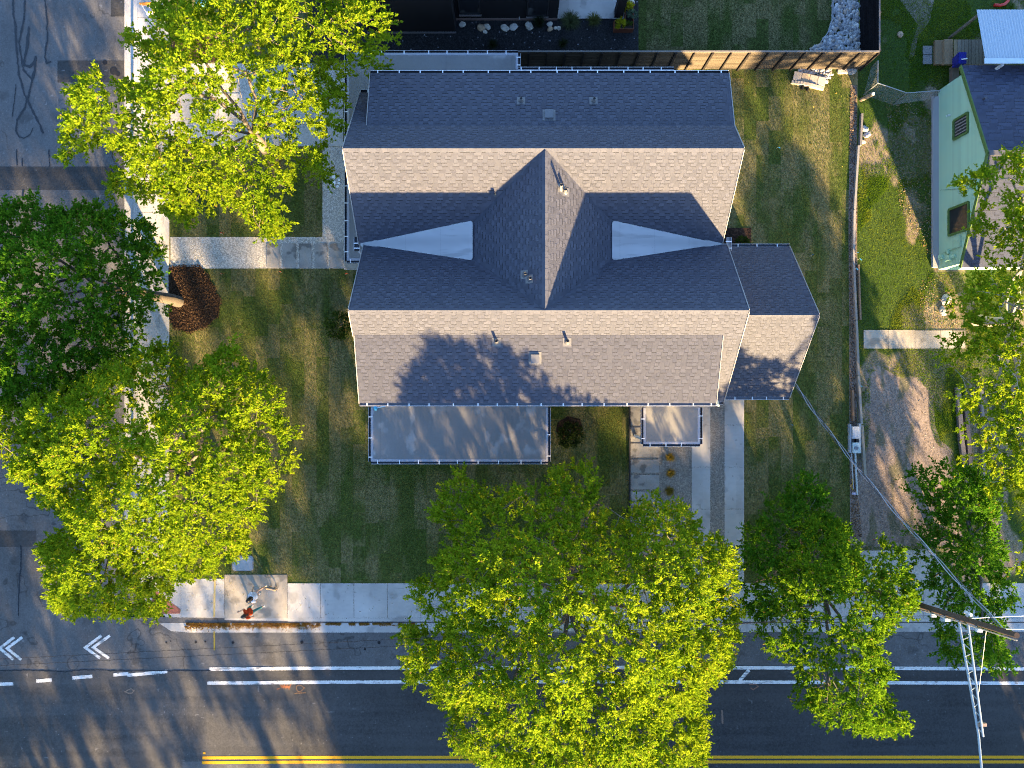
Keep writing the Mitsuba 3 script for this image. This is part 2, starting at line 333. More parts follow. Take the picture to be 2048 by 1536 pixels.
marking('spray_mark', strip([(1498, 1369), (1512, 1368), (1516, 1373), (1506, 1379), (1500, 1375)], .05), 'paint', (.20, .10, .07))
marking('utility_mark', strip([(1444, 1420), (1445, 1447)], .09), 'paint', (.18, .12, .09))
TAR = (.010, .011, .014)
for x, y, q in ((333, 1285, .05), (341, 1282, .03), (392, 1284, .06), (411, 1283, .05), (466, 1285, .07), (604, 1284, .08), (758, 1285, .08), (730, 1298, .06), (210, 125, .12), (228, 142, .2), (236, 148, .12), (1415, 1300, .06)):
    marking('tar_spot', Point(*P2(x, y, ZR)).buffer(q, quad_segs=3), 'paint', TAR)
def squiggle(pts, w, seed):
    r = rng(seed); q = [pts[0]]
    for a, c in zip(pts, pts[1:]):
        n = max(2, int(math.hypot(c[0] - a[0], c[1] - a[1]) / 6))
        for i in range(1, n + 1): q.append((a[0] + (c[0] - a[0]) * i / n + r.normal(0, .45), a[1] + (c[1] - a[1]) * i / n + r.normal(0, .45)))
    parts = [LineString(PL([u, v], ZR)).buffer(w * r.uniform(.6, 1.25) / 2) for u, v in zip(q, q[1:])]
    return unary_union(parts)
for i, (w, pts) in enumerate([
    (.10, [(27, -20), (27, 30), (31, 52), (33, 90), (38, 150), (50, 190), (62, 215), (75, 240), (86, 265)]),
    (.09, [(52, -20), (48, 40), (38, 85), (44, 118), (47, 140), (65, 160), (60, 180), (50, 215), (35, 240), (32, 262), (38, 274), (48, 277)]),
    (.13, [(58, 55), (55, 90), (47, 130), (60, 134), (67, 126), (72, 115), (70, 140), (64, 162)]),
    (.08, [(88, -20), (95, 40), (95, 80), (90, 115), (94, 126), (101, 124)]),
    (.05, [(32, 170), (29, 200), (25, 232)]), (.06, [(45, 318), (45, 331)]), (.06, [(98, 300), (100, 332)]), (.06, [(34, 300), (35, 331)]), (.08, [(47, 381), (46, 398)]),
    (.07, [(42, 1092), (43, 1120), (40, 1150), (38, 1180), (37, 1230)]), (.05, [(66, 257), (60, 270), (48, 276)]),
    (.05, [(0, 1341), (60, 1340), (130, 1343), (170, 1339), (240, 1341), (330, 1341), (420, 1341)])]):
    k = MB().sheet(squiggle(pts, w, 40 + i), ZR + .018, TAR).build('tar_seal', 'satin'); struct(k)

# ---- grass blades: one mesh of all of them per yard
def blades(key, shape, density, h, seed, pal, label, keep=None, wid=.013):
    r = rng(seed); x0, y0, x1, y1 = shape.bounds
    n = int((x1 - x0) * (y1 - y0) * density)
    xy = np.c_[r.uniform(x0, x1, n), r.uniform(y0, y1, n)]
    ok = shapely.contains_xy(shape, xy[:, 0], xy[:, 1]); xy = xy[ok]
    sx = np.floor(xy[:, 0] / .61); sy = np.floor(xy[:, 1] / 1.7 + (np.sin(sx * 12.9) * 43758.5 % 1))
    tone = (np.sin(sx * 78.2 + sy * 37.7 + seed) * 43758.5453) % 1
    q = np.c_[xy, np.zeros(len(xy))]
    d = meshkit.fbm(q * [1.3, .55, 1], 3, seed)
    if keep is not None:
        m = keep(q, d, tone, r); xy, d, tone, q = xy[m], d[m], tone[m], q[m]
    n = len(xy)
    dry = np.clip((d * .75 + tone * .35 - .40) / .32, 0, 1) * .85 + r.uniform(-.25, .25, n)
    dry = np.clip(dry, 0, 1)[:, None]
    c = np.array(pal[0]) * (1 - dry) + np.array(pal[1]) * dry
    c = c * r.uniform(.6, 1.4, (n, 1)) * (1 + .35 * (tone[:, None] - .5))
    L = r.uniform(h * .6, h * 1.35, n); a = r.uniform(0, 2 * np.pi, n); tilt = r.uniform(.25, 1.15, n)
    dirv = np.c_[np.cos(a) * np.sin(tilt), np.sin(a) * np.sin(tilt), np.cos(tilt)]
    side = np.c_[-np.sin(a), np.cos(a), np.zeros(n)] * (wid / 2)
    base = np.c_[xy, np.zeros(n)]
    v = np.stack([base - side, base + side, base + dirv * L[:, None]], 1).reshape(-1, 3)
    f = np.arange(3 * n).reshape(-1, 3)
    cc = np.repeat(c, 3, 0)
    scene[key] = mikit.ply((v, f), 'leaf', color=np.clip(cc, 0, 1)); stuff(key, label, 'grass')
house_foot = sbox(-5.7, -.3, 8.4, 12.3).union(sbox(8, 0, 12.3, 5.6)).union(rect(735, 800, 1102, 930, 3.1).buffer(-.3))
hard = unary_union([grav, grav2, rect(1380, 780, 1490, 1166), poly([(341, 538), (400, 537), (420, 568), (437, 602), (434, 628), (412, 650), (378, 661), (352, 652), (341, 632)]).buffer(.05), rect(1430, 456, 1502, 500),
                    rect(1256, 780, 1330, 1166), rect(341, 187, 690, 295), rect(341, 60, 432, 124), rect(463, 1110, 508, 1143), rect(449, 1149, 575, 1170), rect(362, 1157, 449, 1170), house_foot])
front = rect(340, 537, 1700, 1166).union(rect(1400, 140, 1700, 1166)).union(rect(342, 293, 646, 475)).union(rect(342, -20, 620, 62)).difference(hard)
LP = [(.066, .132, .014), (.175, .172, .056)]
blades('lawn_grass', front, 1040, .053, 5, LP, 'short mown turf of the front and side lawns, streaked green and straw')
blades('back_lawn_grass', rect(1278, -40, 1662, 137).difference(poly([(1664, -60), (1720, -60), (1720, 140), (1600, 140), (1640, 88), (1656, 66), (1662, 40)])), 1700, .05, 6, [(.045, .085, .014), (.10, .105, .04)], 'short dark turf of the fenced lawn behind the black house')
def keep_wild(q, d, tone, r):
    b = meshkit.fbm(q * [.55, .35, 1] + [0, 0, 4], 4, 0)
    return (b < .51) | (r.uniform(0, 1, len(q)) < .22)
blades('rough_grass', wildp.intersection(rect(1716, -60, 2080, 1100)).difference(drive.buffer(-.25)).difference(rect(1727, 660, 1930, 697)).difference(sbox(20.9, 5.6, 32, 14.4)), 1700, .085, 7,
       [(.095, .185, .008), (.175, .215, .02)], 'bright weedy grass of the yard beside the green house', keep_wild, .016)

def scatter(key, shape, n, s0, s1, cols, seed, z, label, cat, flat=.4, lift=.03):
    "n small flat flakes lying in the shape"
    r = rng(seed); x0, y0, x1, y1 = shape.bounds; q = np.c_[r.uniform(x0, x1, n * 3), r.uniform(y0, y1, n * 3)]; q = q[shapely.contains_xy(shape, q[:, 0], q[:, 1])][:n]; n = len(q)
    c = np.c_[q, z + r.uniform(0, lift, n)]; a = r.uniform(0, 6.28, n); L = r.uniform(s0, s1, (n, 1)); t = r.normal(0, flat, (n, 2))
    d = np.c_[np.cos(a), np.sin(a), t[:, 0]] * L; s = np.c_[-np.sin(a), np.cos(a), t[:, 1]] * L * r.uniform(.25, .6, (n, 1))
    v = np.stack([c - d, c + s, c + d, c - s], 1).reshape(-1, 3); k = np.arange(n)[:, None] * 4; col = np.array(cols)[r.integers(0, len(cols), n)] * r.uniform(.6, 1.35, (n, 1))
    scene[key] = mikit.ply((v, np.vstack([k + [0, 1, 2], k + [0, 2, 3]])), 'grit', color=np.clip(np.repeat(col, 4, 0), 0, 1)); stuff(key, label, cat)
scatter('mulch_chips', unary_union([RING.buffer(.06)] + [Point(*RING.exterior.interpolate(t).coords[0]).buffer(.10 + .13 * ((t * 7.3) % 1)) for t in np.arange(0, RING.length, .17)]).difference(rect(300, 500, 340.5, 700)), 5600, .02, .055, [(.040, .025, .017), (.065, .040, .026), (.024, .016, .011), (.085, .054, .035)], 3, .05, 'dark brown bark chips heaped round the trunk in the mulch ring', 'mulch')
scatter('strip_mulch', poly([(1700, 172), (1713, 174), (1713, 420), (1711, 700), (1715, 985), (1724, 1075), (1702, 1078), (1699, 700), (1698, 420)]), 5000, .02, .05, [(.10, .065, .04), (.17, .11, .07), (.06, .04, .028), (.24, .17, .11)], 4, .012, 'brown wood chips in the narrow strip along the boundary timbers', 'mulch')
scatter('fallen_leaves', front.union(rect(340, 1166, 1500, 1236)).union(rect(275, 400, 340, 1100)), 1500, .018, .04, [(.20, .13, .035), (.26, .20, .05), (.12, .075, .03), (.15, .17, .04)], 5, .03, 'scattered dry leaves on the lawns and sidewalks', 'leaves')
scatter('drive_stones', drive.buffer(-.05), 3500, .012, .035, [(.30, .24, .18), (.20, .15, .11), (.12, .09, .07), (.38, .33, .28)], 6, .010, 'loose stones on the reddish gravel driveway', 'gravel', lift=.01)
scatter('yard_litter', poly([(1835, 560), (1905, 545), (1915, 660), (1845, 658)]).union(poly([(1770, 200), (1862, 210), (1862, 520), (1800, 420)])), 2600, .018, .045, [(.26, .16, .08), (.18, .11, .06), (.34, .24, .15), (.22, .20, .19)], 7, .012, 'brown leaf litter by the green house and the two boulders', 'leaves')
# ================================================================ the main house
class Plane:
    "z = z0 + gx (x - x0) + gy (y - y0)"
    def __init__(s, x0, y0, z0, gx, gy):
        s.o, s.g = np.array([x0, y0, z0], float), np.array([gx, gy], float)
        m = np.linalg.norm(s.g); s.w = s.g / m; s.u = np.array([s.w[1], -s.w[0]]); s.k = math.sqrt(1 + m * m); s.m = m
        s.n = np.array([-gx, -gy, 1.0]) / s.k
    def z(s, x, y): return s.o[2] + s.g[0] * (x - s.o[0]) + s.g[1] * (y - s.o[1])
    def st(s, xy):
        d = np.asarray(xy, float) - s.o[:2]; return np.c_[d @ s.u, d @ s.w * s.k]
    def xyz(s, st, h=0.0):
        st = np.asarray(st, float).reshape(-1, 2); t = st[:, 1] / s.k
        q = s.o[:2] + st[:, :1] * s.u + t[:, None] * s.w
        return np.c_[q, s.o[2] + t * s.m] + np.asarray(h, float).reshape(-1, 1) * s.n
    def at_pixel(s, px, py):
        z = 6.0
        for _ in range(30): x, y, _z = P(px, py, z); z = s.z(x, y)
        return P(px, py, z)

def slab(b, pl, plan, th=.14, c=(.05, .05, .055)):
    p = Polygon(plan)
    v2, f = trimesh.creation.triangulate_polygon(p, engine='earcut')
    top = np.c_[v2, pl.z(v2[:, 0], v2[:, 1])]; bot = top - [0, 0, th]
    n = np.cross(top[f[:, 1]] - top[f[:, 0]], top[f[:, 2]] - top[f[:, 0]])[:, 2]; f = np.where(n[:, None] < 0, f[:, ::-1], f)
    b.add(top, f, c); b.add(bot, f[:, ::-1], c)
    e = np.asarray(p.exterior.coords)[:-1]; k = len(e)
    tp = np.c_[e, pl.z(e[:, 0], e[:, 1])]
    b.add(np.vstack([tp, tp - [0, 0, th]]), [[i, (i + 1) % k, (i + 1) % k + k, i + k] for i in range(k)], c)

TONES = np.array([[.112, .107, .110], [.100, .096, .100], [.120, .114, .115], [.106, .101, .103], [.086, .083, .088], [.130, .122, .120]]) * .56 * [.90, 1.0, 1.30]
TONES = TONES * .55 + TONES.mean(0) * .45
def shingles(pl, plan, seed, course=.146, wmin=.15, wmax=.28, tones=TONES, lift=.003):
    "one (vertices, faces, colour) per shingle tab on the plane within the plan polygon"
    r = rng(seed); area = Polygon(pl.st(plan)); s0, t0, s1, t1 = area.bounds; out = []
    inner = area.buffer(-.001); shapely.prepare(area)
    for k in range(int((t1 - t0) / course) + 1):
        t = t0 + k * course; s = s0 - r.uniform(0, .4); proud = r.random() < .5
        while s < s1:
            w = r.uniform(wmin, wmax); proud = not proud if r.random() < .96 else proud
            cell = sbox(s + .003, t, s + w - .003, t + course + .012); s += w
            if not area.intersects(cell): continue
            if not area.contains(cell):
                cell = cell.intersection(area)
                if cell.geom_type != 'Polygon' or cell.area < .0015: continue
            ring = np.asarray(cell.exterior.coords)[:-1]
            if not cell.exterior.is_ccw: ring = ring[::-1]
            n = len(ring); hb = (.012 if proud else .005) + r.uniform(-.001, .001)
            ht = .002 + (hb - .002) * (1 - np.clip((ring[:, 1] - t) / (course + .012), 0, 1))
            v = np.vstack([pl.xyz(ring, ht + lift), pl.xyz(ring, lift - .002)])
            f = [[0, i, i + 1] for i in range(1, n - 1)] + [x for i in range(n) for x in ([i, i + n, (i + 1) % n + n], [i, (i + 1) % n + n, (i + 1) % n])]
            c = np.tile(tones[r.integers(len(tones))] * r.uniform(.95, 1.05) * (1.09 if proud else .90), (len(v), 1))
            if proud and n == 4 and area.contains(sbox(s - w, t - .034, s, t)):     # printed shadow band below each tab, its shadow line put into the colour
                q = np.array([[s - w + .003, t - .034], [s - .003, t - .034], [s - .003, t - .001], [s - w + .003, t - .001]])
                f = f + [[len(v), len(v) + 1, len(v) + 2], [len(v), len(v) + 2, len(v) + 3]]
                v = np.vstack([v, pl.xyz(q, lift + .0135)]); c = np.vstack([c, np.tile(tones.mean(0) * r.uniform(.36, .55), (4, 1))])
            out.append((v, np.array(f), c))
    return out

HK = thing('house', 'large two gable house with grey shingle roof, white valley panels and flat porch roofs', 'house')
G = .92
NR, SR, CX = 9.11, 2.85, 1.28
pNs, pNn = Plane(0, NR, 8, 0, G), Plane(0, NR, 8, 0, -G)
pSn, pSs = Plane(0, SR, 8, 0, -G), Plane(0, SR, 8, 0, G)
pCw, pCe = Plane(CX, 0, 8, .75, 0), Plane(CX, 0, 8, -.75, 0)
pNf, pSf = Plane(0, 10.42, 6.80, 0, -.295), Plane(0, 1.95, 7.17, 0, .345)
nw, ne, sw, se = -6.54, 8.97, -6.32, 9.17
VY = 5.98
slopes = [
    ('north_slope', pNn, [(nw, NR), (ne, NR), (ne, 10.43), (-5.83, 10.43), (-5.83, 12.57), (nw, 12.57)]),
    ('north_low_slope', pNf, [(-5.86, 10.42), (ne, 10.42), (ne, 12.86), (-5.86, 12.86)]),
    ('valley_slope', pNs, [(nw, NR), (CX, NR), (-1.65, 6.74), (-6.3, VY + .03), (nw, VY + .02)]),
    ('valley_slope', pNs, [(ne, NR), (CX, NR), (4.18, 6.74), (8.7, VY + .03), (ne, VY + .02)]),
    ('valley_slope', pSn, [(sw, SR), (CX, SR), (-1.65, 5.22), (-6.3, VY - .03), (sw, VY - .02)]),
    ('valley_slope', pSn, [(se, SR), (CX, SR), (4.18, 5.22), (8.7, VY - .03), (se, VY - .02)]),
    ('cross_slope', pCw, [(CX, NR), (CX, SR), (-1.65, 5.20), (-1.65, 6.76)]),
    ('cross_slope', pCe, [(CX, NR), (CX, SR), (4.18, 5.20), (4.18, 6.76)]),
    ('south_slope', pSs, [(sw, SR), (se, SR), (se, -.76), (8.38, -.76), (8.38, 1.96), (sw, 1.96)]),
    ('south_low_slope', pSf, [(-6.28, 1.95), (8.40, 1.95), (8.40, -.78), (-6.28, -.78)]),
    ('annex_north_slope', Plane(0, 2.84, 6.2, 0, -G), [(8.72, 2.84), (12.66, 2.84), (12.66, 6.26), (9.14, 6.26), (9.14, 5.9), (8.72, 5.9)]),
    ('annex_south_slope', Plane(0, 2.84, 6.2, 0, G), [(8.72, 2.84), (12.66, 2.84), (12.66, -.58), (8.72, -.58)]),
]
field, loose = MB(), []
for i, (nm, pl, plan) in enumerate(slopes):
    b = MB(); slab(b, pl, plan); key = b.build(f'{HK}__{nm}', 'paint')
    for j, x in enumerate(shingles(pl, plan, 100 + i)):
        if nm == 'south_low_slope': loose.append((key, x))
        elif nm == 'south_slope': loose.append((key, x))
        else: field.add(*x[:2], x[2])
loose.sort(key=lambda kx: -kx[1][0][:, 2].mean() - .25 * (kx[0].endswith('south_low_slope')) + .04 * abs(kx[1][0][:, 0].mean()))
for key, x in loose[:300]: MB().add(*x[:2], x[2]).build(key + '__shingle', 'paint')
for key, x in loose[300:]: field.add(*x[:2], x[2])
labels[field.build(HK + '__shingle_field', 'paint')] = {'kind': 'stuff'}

# cheeks and walls
wb = MB(); SID = (.42, .42, .41)
def gable_wall(b, x, ys_, zs_, th=.12, c=SID):
    s = Polygon(list(zip(ys_, zs_))); m = trimesh.creation.extrude_polygon(s, th, engine='earcut')
    v = m.vertices; b.add(np.c_[np.full(len(v), x) + v[:, 2], v[:, 0], v[:, 1]], m.faces, c)
gable_wall(wb, -6.0, [5.98, 12.0, 12.0, 9.11, 5.98], [0, 0, 5.15, 7.84, 4.95]); gable_wall(wb, -5.8, [-.2, 5.98, 5.98, 2.85, -.2], [0, 0, 4.95, 7.84, 5.0])
gable_wall(wb, 8.4, [5.98, 12.4, 12.4, 10.4, 9.11, 5.98], [0, 0, 5.95, 6.6, 7.84, 4.95]); gable_wall(wb, 8.5, [-.2, 5.98, 5.98, 2.85, -.2], [0, 0, 4.95, 7.84, 5.0])
gable_wall(wb, 12.2, [-.1, 5.8, 5.8, 2.84, -.1], [0, 0, 3.2, 6.0, 3.2])
wb.box((-6, 12.0, 0), (-5.55, 12.12, 4.9), SID).box((-5.55, 12.3, 0), (8.4, 12.42, 5.9), SID).box((-5.8, -.32, 0), (8.3, -.2, 6.05), SID).box((8.5, -.22, 0), (12.2, -.1, 3.1), SID).box((8.5, 5.8, 0), (12.2, 5.92, 3.1), SID)
wb.build(HK + '__wall')
CKS = []
def CK(): CKS.append(MB()); return CKS[-1]
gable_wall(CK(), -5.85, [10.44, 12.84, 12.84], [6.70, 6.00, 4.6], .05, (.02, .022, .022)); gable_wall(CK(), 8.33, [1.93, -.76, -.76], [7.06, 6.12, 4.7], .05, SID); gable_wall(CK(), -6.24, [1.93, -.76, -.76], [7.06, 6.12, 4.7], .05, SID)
gable_wall(CK(), 8.9, [10.44, 12.84, 12.84], [6.70, 6.00, 4.6], .05, SID)
for ck in CKS: ck.build(HK + '__cheek_wall')
# rake boards and ridge caps
rk = (.30, .285, .27)
def rake(b, pl, x, y0, y1, s):
    a, c = np.array([x, y0, pl.z(x, y0)]), np.array([x, y1, pl.z(x, y1)])
    b.beam(a + [0.018 * s, 0, -.05], c + [0.018 * s, 0, -.05], .022, .16, rk)
for pl, x, y0, y1, s in [(pNn, nw, NR, 12.57, -1), (pNs, nw, NR, 6.0, -1), (pSn, sw, SR, 5.96, -1), (pSs, sw, SR, 1.95, -1), (pSf, -6.28, 1.95, -.78, -1), (pNn, ne, NR, 10.42, 1), (pNf, ne, 10.42, 12.86, 1), (pNs, ne, NR, 6.0, 1),
                         (pSn, se, SR, 5.96, 1), (pSs, se, SR, -.76, 1), (slopes[10][1], 12.66, 2.84, 6.26, 1), (slopes[11][1], 12.66, 2.84, -.58, 1), (pNf, -5.86, 10.42, 12.86, -1), (pSf, 8.40, 1.95, -.78, 1)]:
    b = MB(); rake(b, pl, x, y0, y1, s); b.build(HK + '__rake_board')
def cap(p, q, seed, nl, nr):
    b = MB(); r = rng(seed); p, q = np.array(p, float), np.array(q, float); L = np.linalg.norm(q - p); d = (q - p) / L
    side = np.cross(d, [0, 0, 1]); side /= np.linalg.norm(side); n = int(L / .21)
    for i in range(n):
        a, c = p + d * L * i / n, p + d * (L * (i + 1) / n + .02); z = .020 + .004 * (i % 2)
        wl = side * .125 - [0, 0, .125 * nl]; wr = -side * .125 - [0, 0, .125 * nr]; up = np.array([0, 0, z])
        v = [a + wl + up, a + up + [0, 0, .006], a + wr + up, c + wl + up * .7, c + up * .7 + [0, 0, .006], c + wr + up * .7]
        b.add(v, [[0, 3, 4], [0, 4, 1], [1, 4, 5], [1, 5, 2]], TONES[r.integers(6)] * 1.05)
    b.build(HK + '__ridge_cap')
cap((nw, NR, 8), (ne, NR, 8), 1, G, G); cap((sw, SR, 8), (se, SR, 8), 2, G, G); cap((CX, NR - .1, 8), (CX, SR + .1, 8), 3, .75, .75); cap((9.2, 2.84, 6.2), (12.66, 2.84, 6.2), 4, G, G)
def f_valley(p, n, uv):
    m = fbm(p.x * 1.1, p.y * 2.5, 3., 4); s = smoothstep(.55, .75, fbm(p.x * .8, p.y * 5, 7., 3)); seam = smoothstep(.02, .008, dr.abs(p.x / 1.5 - dr.round(p.x / 1.5)) * 1.5)
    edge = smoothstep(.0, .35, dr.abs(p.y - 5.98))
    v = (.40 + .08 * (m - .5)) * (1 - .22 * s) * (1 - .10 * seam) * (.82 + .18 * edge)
    return mi.Color3f(v, v * .985, v * .97)
surf('valley_sheet', f_valley, .6, .3)
# white membrane crickets in the valley
def cricket(x_tip, x_in):
    s = 1 if x_in > x_tip else -1
    pl = Plane(x_tip, VY, 5.14, (5.86 - 5.14) / (x_in - x_tip), 1e-6)
    L = abs(x_in - x_tip); w = .84
    q = Polygon([(x_tip - .12 * s, VY - .13), (x_tip + .7 * s, VY - .13), (x_in + .02 * s, VY - w), (x_in + .02 * s, VY + w), (x_tip + .7 * s, VY + .13), (x_tip - .12 * s, VY + .13)]).buffer(-.12).buffer(.12, quad_segs=5)
    b = MB(); e = np.asarray(q.exterior.coords)[:-1]
    zz = np.maximum(pl.z(e[:, 0], e[:, 1]), np.maximum(8 - G * (NR - e[:, 1]), 8 - G * (e[:, 1] - SR))) + .03
    zz = pl.z(e[:, 0], e[:, 1]) + .035
    c2, k = np.r_[e.mean(0), 0], len(e); c2[2] = pl.z(c2[0], c2[1]) + .035
    top = np.c_[e, zz]; v = np.vstack([top, top - [0, 0, .09], [c2]])
    f = [[i, (i + 1) % k, 2 * k] for i in range(k)] + [y for i in range(k) for y in ([i, i + k, (i + 1) % k + k], [i, (i + 1) % k + k, (i + 1) % k])]
    b.add(v, f, (.47, .47, .47)); b.build(HK + '__valley_panel', 'valley_sheet')
cricket(-6.35, -1.66); cricket(8.85, 4.19)

# gutters: a trough with a pale rim and white straps
def gutter(p, q, out, z, first=.3, step=.95, w=.13, body=(.16, .16, .175), trim=True, parent=HK, seed=0, rim=(.42, .42, .44)):
    p, q = np.array([*p, z], float), np.array([*q, z], float); L = np.linalg.norm(q - p); d = (q - p) / L; o = np.array([*out, 0.0])
    b = MB()
    b.beam(p + o * w / 2 - [0, 0, .11], q + o * w / 2 - [0, 0, .11], w, .012, body)
    b.beam(p + o * w - [0, 0, .06], q + o * w - [0, 0, .06], .008, .11, body)
    b.beam(p + o * (w - .008), q + o * (w - .008), .018, .012, rim)
    for e in (p, q): b.beam(e + o * .004 - [0, 0, .06], e + o * (w - .004) - [0, 0, .06], .006, .11, body)
    if trim: b.beam(p - o * .05 + [0, 0, .008], q - o * .05 + [0, 0, .008], .11, .008, (.30, .30, .33))
    key = b.build(parent + '__gutter', 'satin'); r = rng(seed + int(L * 100)); s = first
    while s < L - .1:
        e = p + d * s
        MB().beam(e - o * .06 + [0, 0, .016], e + o * w + [0, 0, .010], .045, .008, (.72, .72, .72)).build(key + '__strap', 'satin')
        s += step * r.uniform(.85, 1.2)
    return key
gutter((-5.86, 12.86), (ne, 12.86), (0, 1), 6.06, rim=(.62, .62, .63), trim=False, body=(.03, .03, .034)); gutter((-6.28, -.78), (8.40, -.78), (0, -1), 6.20, step=.86)
gutter((9.17, 6.27), (12.66, 6.27), (0, 1), 3.04, first=.35, step=.82, body=(.05, .05, .055)); gutter((9.0, -.59), (12.66, -.59), (0, -1), 3.03, first=.5, step=.75)
gutter((-6.52, 12.58), (-5.9, 12.58), (0, 1), 4.80, trim=False, body=(.02, .02, .022))
gutter((8.42, -.78), (9.17, -.78), (0, -1), 4.62, first=.25, step=.5, body=(.05, .05, .055))
gutter((-6.58, 5.72), (-6.58, 6.30), (-1, 0), 5.02, first=.1, step=.22, w=.2, trim=False, body=(.03, .03, .034)); gutter((9.22, 5.72), (9.22, 6.30), (1, 0), 5.02, first=.1, step=.3, w=.2, trim=False, body=(.3, .3, .3))
# downspout elbows
for x, s in ((-6.5, -1), (9.15, 1)):
    MB().tube([(x + .1 * s, 5.75, 4.9), (x + .05 * s, 5.66, 4.7), (x - .2 * s, 5.6, 4.45), (x - .2 * s, 5.6, .2)], .045, 8, (.40, .40, .42)).build(HK + '__downspout', 'satin')
MB().tube([(8.45, -.84, 6.1), (8.6, -.9, 5.9), (8.75, -.72, 5.2), (8.75, -.66, 4.6)], .04, 8, (.45, .55, .48)).build(HK + '__downspout', 'satin')

# flat porch roofs
def porch(pts, z, edges, posts):
    s = Polygon(PL(pts, z)); b = MB(); b.prism(s, z - .22, z); key = b.build(HK + '__porch_roof', 'membrane')
    for (a, c), out, first, step in edges:
        a, c = P2(*a, z), P2(*c, z)
        gutter(a, c, out, z - .005, first, step, w=.12, body=(.022, .023, .028), parent=HK, seed=int(first * 50))
    for x, y in posts:
        x, y = P2(x, y, z); MB().box((x - .07, y - .07, .0), (x + .07, y + .07, z - .22), (.5, .5, .5)).build(HK + '__porch_post')
porch([(694, 106), (1036, 106), (1036, 139), (1348, 139), (1348, 190), (1000, 200), (760, 200), (760, 480), (745, 521), (694, 521)], 3.1,
      [(((694, 521), (694, 106)), (-1, 0), .4, .80), (((694, 106), (1036, 106)), (0, 1), .5, .94), (((1036, 106), (1036, 139)), (1, 0), .2, .4), (((1036, 139), (1348, 139)), (0, 1), .15, .78), (((694, 521), (745, 521)), (0, -1), .16, 2.0)],
      [(702, 512), (702, 320), (702, 115), (860, 113), (1028, 113)])
porch([(742, 795), (1096, 795), (1096, 923), (742, 923)], 3.1,
      [(((742, 923), (742, 815)), (-1, 0), .2, .80), (((742, 923), (1096, 923)), (0, -1), .3, .86), (((1096, 923), (1096, 815)), (1, 0), .25, 1.0)], [(750, 915), (920, 916), (1088, 915)])
porch([(1287, 795), (1400, 795), (1400, 888), (1287, 888)], 3.1,
      [(((1287, 888), (1287, 815)), (-1, 0), .25, .80), (((1287, 888), (1400, 888)), (0, -1), .3, .72), (((1400, 888), (1400, 815)), (1, 0), .25, .92)], [(1294, 881), (1393, 881)])

# roof vents
def pipe_vent(pl, px, py, h=.34, r=.055, c=(.15, .145, .14)):
    p = pl.at_pixel(px, py); key = fresh(HK + '__vent_pipe'); b = MB()
    for i in range(1): b.tube([p - [0, 0, .1], p + [0, 0, h]], r, 12, c, cap=False); b.tube([p - [0, 0, .1], p + [0, 0, h - .04]], r * .72, 12, (.02, .02, .02))
    b.tube([p + [0, 0, .0], p + [0, 0, .10]], [r * 2.4, r * 1.05], 12, (.09, .09, .095), cap=False)
    u = np.array([pl.u[0], pl.u[1], 0.]); w = np.cross(pl.n, u); q = p + pl.n * .024
    if r > .04: b.add([q - u * .17 - w * .2, q + u * .17 - w * .2, q + u * .17 + w * .16, q - u * .17 + w * .16], [[0, 1, 2, 3]], (.10, .10, .105))
    scene[key] = None; del scene[key]; b.build(key, 'satin')
def box_vent(pl, px, py):
    p = pl.at_pixel(px, py); key = HK + '__box_vent'; b = MB(); u = np.array([pl.u[0], pl.u[1], 0.]); w = np.cross(pl.n, u); n = pl.n
    if w[2] < 0: w = -w
    a = .17
    v = [p + u * i * a + w * j * a + n * k for k, i, j in ((.0, -1, -1), (.0, 1, -1), (.0, 1, 1), (.0, -1, 1), (.17, -1, -1.05), (.17, 1, -1.05), (.10, 1, 1), (.10, -1, 1))]
    b.add(v, [[4, 5, 6, 7], [0, 1, 5, 4], [1, 2, 6, 5], [2, 3, 7, 6], [3, 0, 4, 7]], (.12, .12, .125))
    b.add([p + u * i * .26 + w * j * .26 + n * .022 for i, j in ((-1, -1), (1, -1), (1, 1), (-1, 1))], [[0, 1, 2, 3]], (.10, .10, .105)); b.build(key, 'satin')
for pl, x, y in ((pNf, 1042, 203), (pNf, 1187, 203)): pipe_vent(pl, x, y)
for pl, x, y, h in ((pCe, 1121, 377, .55), (pCe, 1130, 384, .4), (pCw, 1050, 549, .3), (pCw, 1060, 558, .3), (pSf, 993, 683, .34), (pSf, 1134, 683, .34)): pipe_vent(pl, x, y, h)
pipe_vent(pNs, 990, 390, .28, .03, (.1, .1, .1))
box_vent(pNf, 1098, 231); box_vent(pSf, 1070, 716)
# windows and doors on the outer walls
def opening(p, q, z0, z1, out, key='window'):
    k = fresh(f'{HK}__{key}'); b = MB(); o = np.array([*out, 0.0]) * .03; p, q = np.array([*p, 0.0]), np.array([*q, 0.0]); e = [p + [0, 0, z0], q + [0, 0, z0], q + [0, 0, z1], p + [0, 0, z1]]
    for a, c in zip(e, e[1:] + e[:1]): b.beam(a + o, c + o, .09, .09, (.05, .05, .055))
    b.build(k + '__frame'); c = np.array(e) + o * .55
    MB().add(c, [[0, 1, 2, 3]], (.10, .055, .03)).build(k + ('__pane' if key == 'window' else '__leaf'), 'dark_pane' if key == 'window' else 'satin')
for x in (-4.6, -.6, 2.4, 7.2): opening((x, -.32), (x + 1.0, -.32), 3.4 if x < 6 else .9, 4.9 if x < 6 else 2.3, (0, -1))
for x, w, kk in ((-4.5, 1.6, 'window'), (-1.6, 1.0, 'door'), (6.3, .95, 'door')): opening((x, -.32), (x + w, -.32), .2 if kk == 'door' else .9, 2.4, (0, -1), kk)
